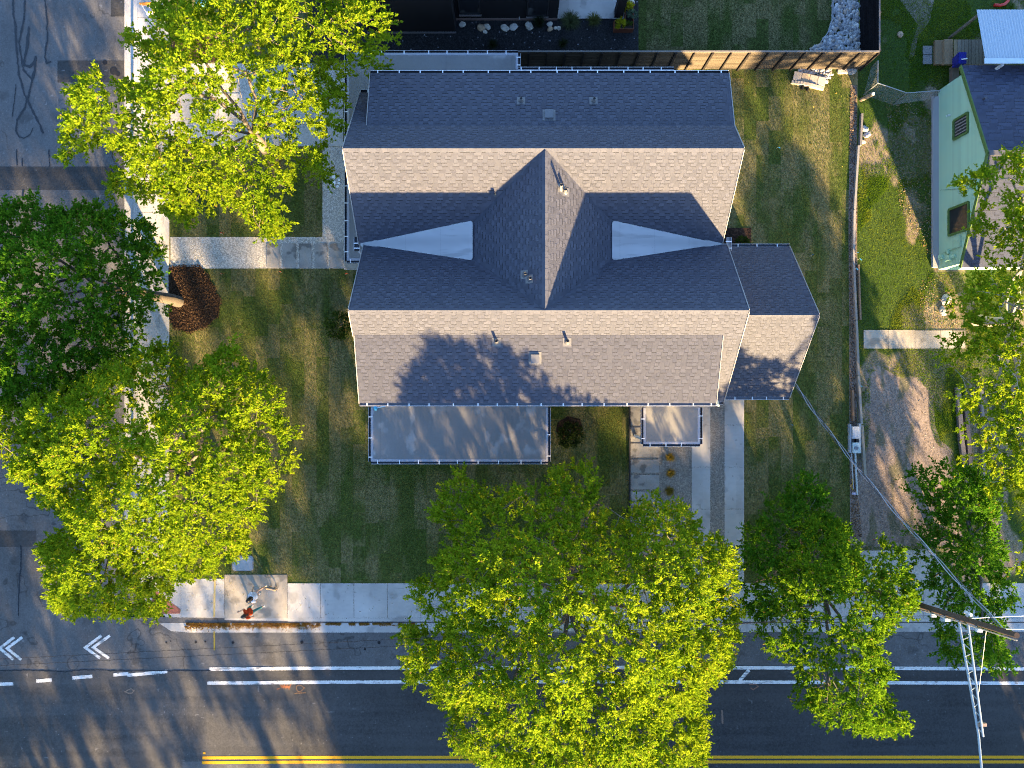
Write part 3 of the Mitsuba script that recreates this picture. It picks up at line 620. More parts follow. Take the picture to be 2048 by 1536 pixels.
opening((9.8, -.22), (10.9, -.22), .9, 2.3, (0, -1)); opening((12.32, 2.2), (12.32, 3.4), .9, 2.3, (1, 0)); opening((-6.0, 8.6), (-6.0, 9.6), 5.2, 6.4, (-1, 0)); opening((-5.8, 2.3), (-5.8, 3.4), 5.2, 6.4, (-1, 0)); opening((-6.0, 7.4), (-6.0, 8.3), .1, 2.3, (-1, 0), 'door')
# ================================================================ trees
BARK = np.array([.115, .097, .080])
def leaf_cloud(r, cen, out, nleaf, spread, length, pal, ragged=1.0):
    "leaves of sprays: centres (n,3), outward directions (n,3); returns vertices, faces, colours"
    n = len(cen); m = nleaf
    tw = 5
    # twig directions of each spray: outward, fanned
    d = out[:, None] + r.normal(0, .75, (n, tw, 3)) * [1, 1, .55]; d /= np.linalg.norm(d, axis=2, keepdims=True)
    tl = spread * r.uniform(.55, 1.35, (n, tw))
    k = r.integers(0, tw, (n, m)); i = np.arange(n)[:, None]
    dd, LL = d[i, k], tl[i, k]
    t = r.uniform(.05, 1.0, (n, m)) ** .8
    pos = cen[:, None] + dd * (t * LL)[..., None]
    pos[..., 2] -= .22 * (t * LL) ** 2 / max(spread, .1)
    ax = dd + r.normal(0, .8, (n, m, 3)) * [1, 1, .6]; ax[..., 2] -= .25; ax /= np.linalg.norm(ax, axis=2, keepdims=True)
    up = np.array([0, 0, 1.0]) + r.normal(0, .75, (n, m, 3)); sd = np.cross(ax, up); sd /= np.linalg.norm(sd, axis=2, keepdims=True) + 1e-9
    nm = np.cross(sd, ax)
    L = length * r.uniform(.65, 1.3, (n, m, 1)); W = L * .30
    p0 = pos; p2 = pos + ax * L; p1 = pos + ax * L * .45 + sd * W + nm * L * .08; p3 = pos + ax * L * .45 - sd * W + nm * L * .08
    v = np.stack([p0, p1, p2, p3], 2).reshape(-1, 3); q = np.arange(n * m)[:, None] * 4
    f = np.vstack([q + [0, 1, 2], q + [0, 2, 3]])
    ct = r.uniform(0, 1, (n, 1)) * .6 + r.uniform(0, 1, (n, m)) * .4; ct = np.clip(ct, 0, 1)[..., None]
    pal = np.array(pal); c = np.where(ct < .5, pal[0] * (1 - 2 * ct) + pal[1] * 2 * ct, pal[1] * (2 - 2 * ct) + pal[2] * (2 * ct - 1))
    c = c * r.uniform(.8, 1.2, (n, m, 1))
    old = r.uniform(0, 1, (n, m)) < .012; c[old] = [.28, .20, .05]
    return v, f, np.repeat(c.reshape(-1, 3), 4, 0)

def polytube(b, pts, r0, r1, sides, c): b.tube(pts, np.linspace(r0, r1, len(pts)), sides, c, cap=False)
def bez(a, c, r, sag, n=5, wob=.06):
    a, c = np.array(a, float), np.array(c, float); t = np.linspace(0, 1, n)[:, None]; L = np.linalg.norm(c - a)
    p = a + (c - a) * t; p[:, 2] += sag * L * (4 * t * (1 - t))[:, 0] * .25
    w = r.normal(0, wob * L, (n, 3)); w[0] = w[-1] = 0
    return p + w

def tree(kind, label, outline, zedge, ztop, base, seed, pal, world=False, dens=14, nleaf=78, length=.118, spread=.48, thick=2.6, p=2.0, hole=.30, lean=None, group=None, trunk_r=.24, cat='tree', tilt=(0, 0), limbs=8, fork=3.0, holes=(), peak=None, side=.22, twigs=.16, bark=BARK):
    r = rng(seed); pg = Polygon(outline if world else PL(outline, zedge)).buffer(0)
    if pg.geom_type != 'Polygon': pg = max(pg.geoms, key=lambda g: g.area)
    x0, y0, x1, y1 = pg.bounds
    # candidate spray centres, kept at least a little apart
    n = int(pg.area * dens * 2.2); q = np.c_[r.uniform(x0, x1, n * 3), r.uniform(y0, y1, n * 3)]
    q = q[shapely.contains_xy(pg, q[:, 0], q[:, 1])][:n]
    inner = pg.buffer(-.18); q = q[shapely.contains_xy(inner, q[:, 0], q[:, 1])]
    bd = pg.exterior; d = shapely.distance(bd, shapely.points(q)); R = max(d.max(), .5)
    e = np.clip(d / R, 0, 1); g = 1 - (1 - e) ** p
    cx, cy = pg.centroid.x, pg.centroid.y
    lump = .5 * meshkit.fbm(np.c_[q * .5, np.full(len(q), seed * 1.7)], 2, seed) + .5 * meshkit.noise(np.c_[q * .95, np.full(len(q), seed * .7)], seed + 9)
    zt = zedge + (ztop - zedge) * g + (lump - .5) * 4.4 * (.45 + .55 * e) + (q[:, 0] - cx) * tilt[0] + (q[:, 1] - cy) * tilt[1]
    if peak is not None:                       # the crown falls away north of its highest point, and to both sides
        kx, ky = P2(*peak, zedge); dn = np.clip((q[:, 1] - ky) / max(y1 - ky, .1), 0, 1); ds = np.clip(np.abs(q[:, 0] - kx) / (.5 * (x1 - x0)), 0, 1)
        zt = zt - (ztop - zedge + .8) * (.85 * dn ** .9 + np.where(q[:, 0] > kx, side, .22) * ds ** 2) * (.3 + .7 * e)
    u = r.uniform(0, 1, len(q)); depth = np.where(u < .55, u * .9, .5 + (u - .55) / .45 * thick) * (.35 + .65 * np.sqrt(e))
    z = zt - depth
    keep = meshkit.noise(np.c_[q * 1.15, np.full(len(q), seed + .3)], seed + 5) > hole * (1.0 - .35 * (1 - e))
    for hx, hy, hr in holes:
        h = P(hx, hy, zedge + .6 * (ztop - zedge)); keep &= np.hypot(q[:, 0] - h[0], q[:, 1] - h[1]) > hr / F * H * r.uniform(.8, 1.1, len(q))
    cen = np.c_[q, z][keep]; e = e[keep]
    m = int(pg.area * dens)
    if len(cen) > m: s = r.permutation(len(cen))[:m]; cen, e = cen[s], e[s]
    bx, by = base if world else P2(*base)
    hub = np.array([bx * .55 + cx * .45, by * .55 + cy * .45, zedge * .75])
    out = cen - hub; out[:, 2] *= .6; out /= np.linalg.norm(out, axis=1, keepdims=True) + 1e-9; out[:, 2] += .22
    v, f, c = leaf_cloud(r, cen, out, nleaf, spread, length, pal)
    key = thing(kind, label, cat, group)
    scene[key + '__crown'] = mikit.ply((v, f), 'leaf', color=np.clip(c, 0, 1))
    # wood
    b = MB(); fk = np.array([bx + (cx - bx) * .22, by + (cy - by) * .22, fork]); 
    if lean is not None: fk = np.array(lean, float)
    pts = bez((bx, by, -.05), fk, r, 0, 6, .012); polytube(b, pts, trunk_r * 1.25, trunk_r * .8, 9, bark)
    b.build(key + '__trunk', 'paint', smooth=True, jit=.3, seed=seed)
    b = MB(); tips = []
    ang = np.arctan2(cen[:, 1] - fk[1], cen[:, 0] - fk[0]); dist = np.hypot(cen[:, 0] - fk[0], cen[:, 1] - fk[1])
    order = np.argsort(ang); groups = np.array_split(order, limbs); nodes, rad = [], []
    for gi in groups:
        tgt = cen[gi[np.argsort(dist[gi])[int(len(gi) * .72)]]] - [0, 0, .5]
        mid = bez(fk, tgt, r, .28, 7, .035); r0 = trunk_r * r.uniform(.30, .45)
        polytube(b, mid, r0, .035, 6, bark); nodes.append(mid[1:]); rad.append(np.linspace(r0, .035, 7)[1:])
    nodes, rad = np.vstack(nodes), np.concatenate(rad)
    sec = cen[r.permutation(len(cen))[:max(14, int(len(cen) * .035))]]
    n2, r2 = [nodes], [rad]
    for s in sec:
        j = np.argmin(np.linalg.norm(nodes - s + [0, 0, .6], axis=1)); L = np.linalg.norm(nodes[j] - s)
        if L < .3 or L > 5: continue
        mid = bez(nodes[j], s, r, .2, 5, .05); r0 = min(rad[j] * .7, .05); polytube(b, mid, r0, .012, 5, bark * 1.1); n2.append(mid[1:]); r2.append(np.linspace(r0, .012, 5)[1:])
    nodes, rad = np.vstack(n2), np.concatenate(r2)
    for s in cen[r.permutation(len(cen))[:int(len(cen) * twigs)]]:
        j = np.argmin(np.linalg.norm(nodes - s, axis=1)); L = np.linalg.norm(nodes[j] - s)
        if L < .15 or L > 2.4: continue
        polytube(b, bez(nodes[j], s + r.normal(0, .12, 3), r, .1, 4, .05), min(rad[j] * .8, .022), .008, 4, bark * 1.25)
    b.build(key + '__branches', 'paint', smooth=True)
    return key

BRIGHT = [(.102, .195, .009), (.212, .310, .012), (.330, .385, .020)]
MID = [(.068, .155, .008), (.120, .225, .010), (.200, .290, .014)]
DEEP = [(.048, .145, .010), (.080, .200, .012), (.135, .260, .014)]
T1 = [(262, 75), (318, 40), (322, 10), (338, -60), (630, -60), (690, -5), (735, 20), (775, 20), (792, 60), (780, 85), (765, 110), (770, 140), (735, 150), (700, 160), (672, 175), (682, 215), (684, 255), (672, 295), (652, 265), (640, 290), (655, 330), (652, 372), (618, 345), (585, 345), (560, 360), (582, 400), (560, 440), (540, 495), (515, 475), (490, 440), (470, 425), (455, 395), (430, 385), (405, 400), (385, 430), (345, 455), (330, 425), (300, 405), (270, 395), (240, 365), (215, 388), (172, 380), (172, 352), (215, 340), (250, 312), (215, 300), (150, 322), (120, 335), (103, 305), (128, 288), (122, 262), (125, 225), (150, 205), (100, 185), (125, 172), (145, 160), (200, 150), (185, 140), (240, 150), (290, 165), (300, 130), (268, 112), (255, 95)]
T2 = [(-70, 415), (0, 410), (25, 398), (55, 405), (70, 415), (92, 375), (112, 405), (130, 415), (150, 385), (166, 385), (176, 410), (205, 400), (215, 425), (240, 415), (262, 428), (290, 450), (288, 480), (292, 510), (310, 535), (303, 555), (322, 585), (312, 615), (280, 640), (275, 668), (272, 695), (250, 720), (222, 735), (200, 770), (130, 800), (60, 815), (-70, 800)]
T3 = [(-70, 815), (0, 790), (60, 800), (110, 775), (160, 760), (215, 745), (232, 718), (262, 700), (290, 685), (318, 690), (345, 715), (360, 745), (395, 735), (420, 715), (445, 690), (470, 672), (492, 690), (500, 730), (520, 745), (540, 780), (560, 800), (570, 835), (592, 850), (600, 870), (578, 905), (596, 935), (565, 950), (560, 985), (530, 1010), (520, 1045), (490, 1060), (495, 1100), (460, 1115), (440, 1140), (405, 1150), (395, 1170), (350, 1165), (330, 1190), (322, 1215), (325, 1250), (285, 1240), (255, 1258), (225, 1240), (205, 1245), (180, 1245), (165, 1235), (125, 1256), (105, 1250), (75, 1205), (95, 1170), (85, 1130), (65, 1090), (95, 1070), (130, 1045), (95, 1030), (75, 990), (50, 965), (25, 955), (25, 930), (45, 915), (0, 925), (-70, 940)]
T4 = [(880, 985), (905, 950), (940, 945), (958, 975), (985, 985), (1015, 975), (1060, 965), (1090, 968), (1080, 940), (1115, 935), (1140, 940), (1165, 915), (1185, 915), (1200, 945), (1208, 980), (1200, 1010), (1215, 1035), (1245, 1045), (1265, 1010), (1285, 990), (1303, 962), (1315, 985), (1330, 1010), (1365, 1005), (1385, 1030), (1415, 1045), (1420, 1075), (1460, 1085), (1495, 1115), (1500, 1145), (1480, 1170), (1482, 1205), (1505, 1240), (1495, 1275), (1505, 1300), (1480, 1320), (1478, 1350), (1455, 1380), (1420, 1395), (1420, 1430), (1440, 1460), (1445, 1490), (1430, 1520), (1440, 1600), (950, 1600), (960, 1540), (930, 1510), (880, 1495), (905, 1460), (905, 1435), (870, 1425), (860, 1400), (830, 1385), (795, 1370), (805, 1350), (830, 1340), (800, 1310), (785, 1262), (830, 1255), (870, 1262), (870, 1235), (845, 1215), (830, 1230), (815, 1180), (838, 1165), (860, 1170), (885, 1175), (880, 1140), (875, 1100), (895, 1085), (905, 1060), (865, 1050), (857, 1010)]
T5a = [(1595, 930), (1622, 955), (1648, 985), (1640, 1010), (1665, 1030), (1680, 1050), (1690, 1085), (1715, 1100), (1700, 1160), (1640, 1200), (1540, 1230), (1480, 1225), (1478, 1160), (1490, 1110), (1478, 1085), (1510, 1060), (1512, 1030), (1535, 1005), (1558, 1000), (1560, 960), (1580, 955)]
T5 = [(1625, 1030), (1655, 1045), (1680, 1035), (1690, 1075), (1725, 1090), (1755, 1080), (1790, 1095), (1815, 1110), (1800, 1140), (1815, 1180), (1798, 1210), (1812, 1235), (1790, 1265), (1760, 1255), (1740, 1262), (1755, 1290), (1768, 1320), (1745, 1345), (1765, 1385), (1800, 1400), (1812, 1425), (1790, 1455), (1760, 1465), (1700, 1450), (1650, 1440), (1615, 1430), (1590, 1395), (1600, 1370), (1580, 1350), (1585, 1325), (1550, 1310), (1520, 1290), (1510, 1250), (1540, 1225), (1545, 1180), (1530, 1150), (1560, 1115), (1590, 1090), (1600, 1050)]
T6 = [(1802, 938), (1840, 930), (1870, 920), (1905, 935), (1940, 930), (1955, 955), (1990, 960), (1995, 1000), (2008, 1020), (2015, 1060), (2020, 1150), (2022, 1200), (2030, 1222), (1990, 1222), (1985, 1255), (2010, 1290), (2020, 1320), (1985, 1350), (1960, 1330), (1930, 1320), (1900, 1330), (1875, 1305), (1885, 1275), (1850, 1250), (1845, 1230), (1880, 1215), (1850, 1185), (1820, 1165), (1850, 1145), (1830, 1110), (1850, 1095), (1825, 1070), (1832, 1045), (1865, 1050), (1842, 1020), (1830, 985)]
T7 = [(1895, 372), (1905, 350), (1940, 345), (1965, 330), (1990, 300), (2015, 312), (2045, 300), (2120, 300), (2120, 1200), (2065, 1190), (2030, 1130), (2040, 1050), (2020, 1010), (2035, 985), (2010, 990), (1985, 965), (1965, 935), (1945, 915), (1955, 880), (1930, 875), (1915, 850), (1935, 830), (1905, 800), (1892, 765), (1910, 745), (1890, 710), (1895, 680), (1910, 660), (1888, 640), (1905, 615), (1890, 590), (1915, 560), (1950, 540), (1980, 520), (1965, 490), (1935, 470), (1935, 440), (1945, 415), (1915, 400)]
tree('elm_tree', 'sunlit yellow green tree over the concrete drive and side street kerb, top left', T1, 6.0, 8.8, (548, 318), 11, BRIGHT, hole=.16, holes=((487, 172, 20), (472, 218, 18), (385, 215, 16)), tilt=(0, .10))
tree('oak_tree', 'shaded deep green tree leaning over the side street, its trunk in the mulch ring', T2, 4.8, 7.2, (359, 604), 12, DEEP, lean=(-17.6, 4.4, 2.8), hole=.12, thick=3.0, tilt=(-.05, 0), dens=19, bark=np.array([.075, .063, .052]))
tree('corner_elm_tree', 'broad bright yellow green tree over the street corner beside the two walkers', T3, 5.6, 9.0, (438, 925), 13, BRIGHT, hole=.04, tilt=(.02, .12), dens=17, peak=(330, 800))
tree('street_elm_tree', 'largest bright yellow green tree, reaching over the main road', T4, 5.6, 9.8, (1128, 1140), 14, BRIGHT, hole=.15, limbs=11, trunk_r=.30, thick=3.6, dens=16, tilt=(0, .12), peak=(1130, 1085), side=.95)
tree('young_oak_tree', 'dark green tree beside the driveway strips, in the shade behind a brighter tree', T5a, 3.4, 5.6, (1562, 1090), 15, DEEP, hole=.2, trunk_r=.16)
tree('kerbside_tree', 'mid green tree spreading over the kerb and white lane lines left of the utility pole', T5, 4.8, 7.4, (1600, 1150), 16, MID, hole=.20, trunk_r=.2)
tree('shade_tree', 'dark green gappy tree behind the utility pole at the gravel drive', T6, 3.0, 4.7, (1862, 1052), 17, DEEP, hole=.30, thick=1.8, trunk_r=.2)  # dark leaf palette stands in for the shade over this crown
tree('yard_tree', 'bright open branched tree by the green house on the right edge', T7, 5.8, 8.4, (1952, 640), 18, BRIGHT, hole=.33, thick=2.0, limbs=9, twigs=.2, bark=np.array([.27, .24, .21]))

# unseen street trees outside the frame, added and sized to throw the evening shade
def disc(x, y, rx, ry, seed):
    r = rng(seed); a = np.linspace(0, 2 * np.pi, 22, endpoint=False); k = r.uniform(.78, 1.1, 22)
    return list(zip(x + rx * k * np.cos(a), y + ry * k * np.sin(a)))
OFF = [(-20, -29, 4.6, 3.8, 4.4, 8.4), (-14, -37, 5.2, 4, 6.0, 14.0), (-5, -36.5, 5.4, 4, 5.6, 14.0), (4.2, -37, 5, 4, 5.0, 12.4), (12.5, -37, 5, 4, 5, 11.6), (21, -37, 5, 4, 5, 11.4), (28.5, -38, 4.2, 4, 4.5, 11.5), (-12, -45, 7, 4, 7, 16), (25, -21.5, 2.8, 2.8, 3.0, 8.8), (33.5, -27, 4.6, 3.6, 2.0, 6.6), (-30, -22, 4.5, 5.5, 3.6, 8.5), (-34, -7, 5, 6, 3.4, 9.5)]
for i, (x, y, rx, ry, z0, z1) in enumerate(OFF):
    tree('added_street_tree', 'unseen leafy street tree outside the frame, added to cast shade', disc(x, y, rx, ry, i), z0, z1, (x, y + .5), 30 + i, MID, world=True, dens=7.5, nleaf=30, length=.27, spread=.6, thick=max(2.2, z1 - z0 - .5), hole=.2, group='unseen street trees added for shade', fork=min(2.4, z0 + .6) if z0 < 5 else z0 - .8, twigs=.1, trunk_r=.24 if z0 < 5 else .34)
# ================================================================ the black house, its garden and the long fence
BLK = (.012, .012, .014)
dk = thing('black_house', 'black walled house with dark windows and a pale patio at the top edge', 'house')
MB().box((-2.8, 18.22, 0), (2.26, 26, 6.2), BLK).build(dk + '__wall'); MB().box((-7.2, 17.56, 0), (-2.81, 26, 3.4), (.010, .010, .012)).build(dk + '__bay')
MB().box((-7.5, 17.9, 3.42), (-2.82, 26, 3.6), (.03, .03, .032)).build(dk + '__bay_roof'); MB().box((-3.0, 18.1, 6.22), (6, 26.2, 6.4), (.03, .03, .032)).build(dk + '__roof')
MB().box((-2.8, 18.14, .0), (2.26, 18.215, .12), (.16, .11, .09)).build(dk + '__sill_strip'); MB().box((-7.22, 17.48, 0), (-2.78, 17.555, .08), (.10, .09, .09)).build(dk + '__sill_strip')
for x0, x1, z0, z1 in ((-2.55, -1.55, .55, 2.3), (.75, 1.75, .35, 2.3)):
    k = fresh(dk + '__window'); b = MB()
    for a, c in (((x0, z0), (x1, z0)), ((x1, z0), (x1, z1)), ((x1, z1), (x0, z1)), ((x0, z1), (x0, z0))): b.beam((a[0], 18.20, a[1]), (c[0], 18.20, c[1]), .06, .06, (.02, .02, .022))
    b.build(k + '__frame'); MB().box((x0, 18.195, z0), (x1, 18.215, z1)).build(k + '__pane', 'dark_pane'); MB().box((x0 - .05, 18.10, z0 - .08), (x1 + .05, 18.21, z0 - .035), (.13, .11, .10)).build(k + '__sill')
MB().box((5.1, 18.25, .06), (5.5, 18.65, 6.2), (.008, .008, .009)).build(dk + '__column')
MB().tube([(.36, 18.16, .35), (.36, 18.05, .35), (.36, 18.05, .30)], .02, 8, (.5, .5, .48)).build(dk + '__tap')

def rock_mesh(r, s, squash=.6):
    m = trimesh.creation.icosphere(2, 1.0); d = meshkit.fbm(m.vertices * 1.3 + r.uniform(0, 99, 3), 3, 1) - .5
    v = m.vertices * (1 + 1.1 * d[:, None]); v = np.round(v * 3.2) / 3.2 * .35 + v * .65
    v = v * np.array([s * r.uniform(.8, 1.25), s * r.uniform(.7, 1.0), s * squash]); a = r.uniform(0, 6.28)
    R = np.array([[math.cos(a), -math.sin(a), 0], [math.sin(a), math.cos(a), 0], [0, 0, 1]]); return v @ R.T, m.faces
def rock(px, py, s, c, label, group=None, z=0, squash=.6):
    r = rng(int(px * 7 + py)); v, f = rock_mesh(r, s, squash); k = thing('garden_rock', label, 'rock', group)
    MB().add(v + P(px, py, 0) + [0, 0, z + s * squash * .45], f, c).build(k, 'paint', jit=.25, seed=px)
CR, TN = (.50, .46, .38), (.42, .30, .19)
for px, py, s, c, lab in [(925.5, 50, .17, CR, 'leftmost cream rock in the black gravel bed'), (962, 56, .21, TN, 'largest tan rock in the black gravel, left of a cream one'), (974, 54, .15, CR, 'cream rock touching the large tan rock in the black gravel'),
                          (970, 64, .10, CR, 'smallest cream rock, below the large tan rock in black gravel'), (1009, 57, .19, CR, 'left one of the joined cream pair of rocks, mid gravel bed'), (1027, 55, .20, (.52, .5, .45), 'pale right one of the joined pair of rocks, mid gravel bed'),
                          (1058, 53, .19, CR, 'lone wedge shaped cream rock left of the dark yucca'), (1099, 50, .16, CR, 'cream rock just right of the dark yucca in black gravel'), (1100.5, 59, .14, TN, 'small tan rock right of the dark yucca, below a cream one'),
                          (1111, 56.5, .09, CR, 'tiny cream rock in the row right of the dark yucca'), (1118, 56.5, .11, CR, 'last cream rock of the row before the big grass clump'), (1262, 4, .16, CR, 'cream rock above the rusty planter at the top edge')]: rock(px, py, s, c, lab)

def grass_clump(key, px, py, rad, n, label, pal, seed, z=0, cat='plant', h=.55, group=None):
    r = rng(seed); k = thing(key, label, cat, group); o = P(px, py, 0) + [0, 0, z]; b = MB()
    for i in range(n):
        a = r.uniform(0, 6.28); L = rad * r.uniform(.6, 1.15); t = np.linspace(0, 1, 5)[:, None]; d = np.array([math.cos(a), math.sin(a), 0]); s = np.array([-d[1], d[0], 0]) * .016
        c = o + d * (t ** 1.2) * L + np.array([0, 0, 1]) * (h * r.uniform(.7, 1.2) * (1.9 * t - 1.35 * t ** 2)) + r.normal(0, .03, 3) * [1, 1, 0]
        w = (1 - t ** 2) * s; v = np.vstack([c - w, c + w]); col = np.array(pal[0]) + (np.array(pal[1]) - np.array(pal[0])) * r.uniform(0, 1)
        b.add(v, [[j, j + 1, j + 6, j + 5] for j in range(4)], col * r.uniform(.7, 1.3))
    b.build(k, 'leaf')
grass_clump('ornamental_grass', 1140, 47, .58, 260, 'large arching green grass clump at the patio edge', [(.05, .07, .03), (.12, .14, .06)], 1)
grass_clump('ornamental_grass', 1187, 46, .42, 150, 'smaller arching grass clump right of the large one at the patio', [(.07, .09, .02), (.14, .15, .05)], 2)
grass_clump('yucca_plant', 1078, 52, .40, 120, 'dark spiky yucca standing between cream rocks in black gravel', [(.012, .022, .012), (.03, .045, .02)], 3, h=.7)
grass_clump('ornamental_grass', 985, 93, .35, 60, 'sparse dark grass tuft against the fence, left part of gravel bed', [(.015, .025, .01), (.03, .045, .015)], 4)
grass_clump('ornamental_grass', 1125, 92, .35, 60, 'sparse dark grass tuft against the fence, below the patio', [(.02, .03, .01), (.04, .05, .02)], 5)
for i, (x, y, w) in enumerate(((1339, 914, 'nearest the small porch roof'), (1340, 945, 'in the middle of the row of three'), (1337, 981, 'farthest from the porch roof, by the treetop'))):
    grass_clump('golden_grass', x, y, .26, 130, f'golden grass tuft in pale gravel, {w}', [(.16, .12, .02), (.30, .22, .04)], 10 + i, h=.35)

def shrub(key, px, py, rad, h, n, label, pal, seed, length=.09, nleaf=26, z=0, cat='shrub', group=None):
    r = rng(seed); o = P(px, py, 0) + [0, 0, z]; a = r.uniform(0, 6.28, n); q = np.sqrt(r.uniform(0, 1, n)); u = r.uniform(.35, 1, n)
    rel = np.c_[np.cos(a) * q * rad * .8, np.sin(a) * q * rad * .8, h * u * np.sqrt(1 - .75 * q ** 2)]
    out = rel / (np.linalg.norm(rel, axis=1, keepdims=True) + 1e-6); out[:, 2] += .3
    v, f, c = leaf_cloud(r, o + rel, out, nleaf, max(.12, rad * .3), length, pal); k = thing(key, label, cat, group)
    scene[k + '__foliage'] = mikit.ply((v, f), 'leaf', color=np.clip(c, 0, 1)); b = MB()
    for j in range(6): b.tube(bez(o, o + rel[j % n] * .9, r, 0, 4, .06), [.016, .013, .010, .006], 5, BARK)
    b.build(k + '__stems')
SHP = [(.03, .055, .012), (.055, .09, .015), (.10, .15, .02)]
shrub('shrub', 682, 652, .75, .8, 70, 'leafy shrub at the west gable end, half under the roof edge', SHP, 1); shrub('shrub', 1141, 870, .68, .6, 70, 'low dark shrub in the mulch bed between the two south porches', [(.02, .035, .012), (.035, .06, .015), (.06, .09, .02)], 2)
shrub('shrub', 1482, 488, .35, .5, 22, 'small green shrub in the mulch bed behind the annex gutter', SHP, 3)
for i, (x, w) in enumerate(((1060, 'leftmost small plant'), (1120, 'second small plant from the left'), (1200, 'third and fullest small plant from the left'), (1270, 'rightmost small plant'))):
    shrub('bedding_plant', x, 131, (.25, .35, .42, .45)[i], .6, (10, 18, 26, 26)[i], w + ' in the bed between fence and porch roof', SHP, 20 + i, .08)
pk = thing('planter_box', 'rusty steel corner planter at the patio end', 'planter')
RU = (.13, .045, .025); b = MB(); x0, y0 = P2(1226, 66); x1, y1 = P2(1265, 56)
b.box((x0, y0, 0), (x1, y0 + .03, .4), RU).box((x1 - .03, y0 + .03, 0), (x1, y0 + 1.35, .4), RU).box((x0, y0 + .03, 0), (x0 + .03, y0 + .45, .4), RU).box((x0 + .03, y0 + .42, 0), (x0 + .58, y0 + .45, .4), RU).box((x0 + .55, y0 + .45, 0), (x0 + .58, y0 + 1.35, .4), RU)
b.build(pk + '__side', jit=.2); MB().box((x0 + .03, y0 + .03, .0), (x1 - .03, y0 + .42, .33), (.03, .02, .015)).build(pk + '__soil')
YG = [(.22, .24, .01), (.33, .33, .015), (.42, .40, .03)]
shrub('planter_plant', 1237, 57, .26, .35, 24, 'yellow green plant in the lower left of the rusty planter', YG, 31, .07, z=.33); shrub('planter_plant', 1254, 24, .24, .35, 22, 'yellow green plant in the upper end of the rusty planter', YG, 32, .07, z=.33)
shrub('planter_plant', 1261, 40, .24, .4, 22, 'blue green plant at the right side of the rusty planter', [(.07, .12, .07), (.10, .16, .10), (.14, .2, .13)], 33, .06, z=.33); shrub('planter_plant', 1253, 56, .15, .3, 12, 'small dark plant in the planter corner, beside the yellow one', SHP, 34, .06, z=.33)

fk = thing('board_fence', 'long weathered board fence with dark posts between the two lawns', 'fence')
FX0, FX1, FY = -6.2, 17.36, 15.71; n = 27; dx = (FX1 - FX0) / n; r = rng(77)
WD = np.array([.085, .072, .058])
for i in range(n):
    b = MB(); xa = FX0 + dx * i
    for j in range(13):
        z = .05 + j * .142; b.box((xa + .002, FY - .010 - r.uniform(0, .006), z), (xa + dx - .002, FY + .012, z + .136), WD * r.uniform(.72, 1.2))
    labels[b.build(fk + '__panel', 'grit', jit=.12, seed=i)] = {'kind': 'stuff'}
for i in range(n + 1):
    w = .055 if i % 2 else .09; MB().box((FX0 + dx * i - w / 2, FY - .10, 0), (FX0 + dx * i + w / 2, FY - .018, 1.9), (.018, .015, .014)).build(fk + '__post')
for i in range(n): MB().box((FX0 + dx * i + .001, FY - .035, 1.905), (FX0 + dx * (i + 1) - .001, FY + .035, 1.94), (.16, .15, .14)).build(fk + '__cap_rail')
f2 = thing('return_fence', 'black stained board fence running away beside the cobble bed', 'fence')
for i in range(9):
    ya = FY + .04 + .9 * i; b = MB()
    for j in range(13): b.box((FX1 - .012 - .004 * (j % 2), ya, .05 + j * .142), (FX1 + .012, ya + .895, .05 + j * .142 + .136), np.array([.010, .010, .012]) * r.uniform(.8, 1.3))
    labels[b.build(f2 + '__panel', 'grit')] = {'kind': 'stuff'}; MB().box((FX1 + .018, ya, 0), (FX1 + .10, ya + .07, 1.9), (.02, .018, .017)).build(f2 + '__post')
    MB().box((FX1 - .03, ya, 1.905), (FX1 + .035, ya + .899, 1.935), (.10, .10, .105)).build(f2 + '__cap_rail')
# cobbles
def cobbles(key, shape, nn, s0, s1, cols, seed, label):
    r = rng(seed); b = MB(); x0, y0, x1, y1 = shape.bounds; m = trimesh.creation.icosphere(1, 1.0); k = 0
    while k < nn:
        x, y = r.uniform(x0, x1), r.uniform(y0, y1)
        if not shape.contains(Point(x, y)): continue
        k += 1; s = r.uniform(s0, s1); a = r.uniform(0, 6.28); d = meshkit.noise(m.vertices * 1.4 + r.uniform(0, 50, 3), 1)[:, None]
        v = m.vertices * (.75 + .5 * d) * [s * 1.25, s * .85, s * .6]; v = np.c_[v[:, 0] * math.cos(a) - v[:, 1] * math.sin(a), v[:, 0] * math.sin(a) + v[:, 1] * math.cos(a), v[:, 2]]
        b.add(v + [x, y, s * .4 + r.uniform(0, .05)], m.faces, np.array(cols[r.integers(len(cols))]) * r.uniform(.7, 1.25))
    b.build(key, 'paint'); stuff(key, label, 'cobbles')
CB = [(.30, .30, .31), (.38, .37, .36), (.22, .22, .23), (.34, .28, .23), (.45, .44, .42)]
cobbles('cobble_bed', poly([(1666, -60), (1716, -60), (1718, 136), (1604, 136), (1614, 103), (1640, 88), (1658, 66), (1664, 40)]), 1000, .06, .11, CB, 1, 'grey river cobbles filling the corner bed inside the fence')
cobbles('cobble_pile', poly([(1597, 140), (1660, 138), (1664, 150), (1652, 166), (1640, 172), (1600, 158)]), 170, .05, .09, CB, 2, 'pile of river cobbles behind the concrete drain headwall')
k = thing('steel_edging', 'thin grey edging strip along the left side of the cobble bed', 'edging'); MB().prism(strip([(1666, -60), (1663, 40), (1655, 66), (1640, 86)], .04, 0), 0, .14, (.25, .26, .28)).build(k, 'satin')
for px, py, s, lab in ((1684, 142, .22, 'long white rock at the fence foot right of the cobble pile, left one'), (1704, 142, .22, 'white rock at the fence foot nearest the fence corner'), (1693, 145, .12, 'small white rock between two long ones at the fence foot')): rock(px, py, s, (.36, .33, .29), lab, squash=.4)
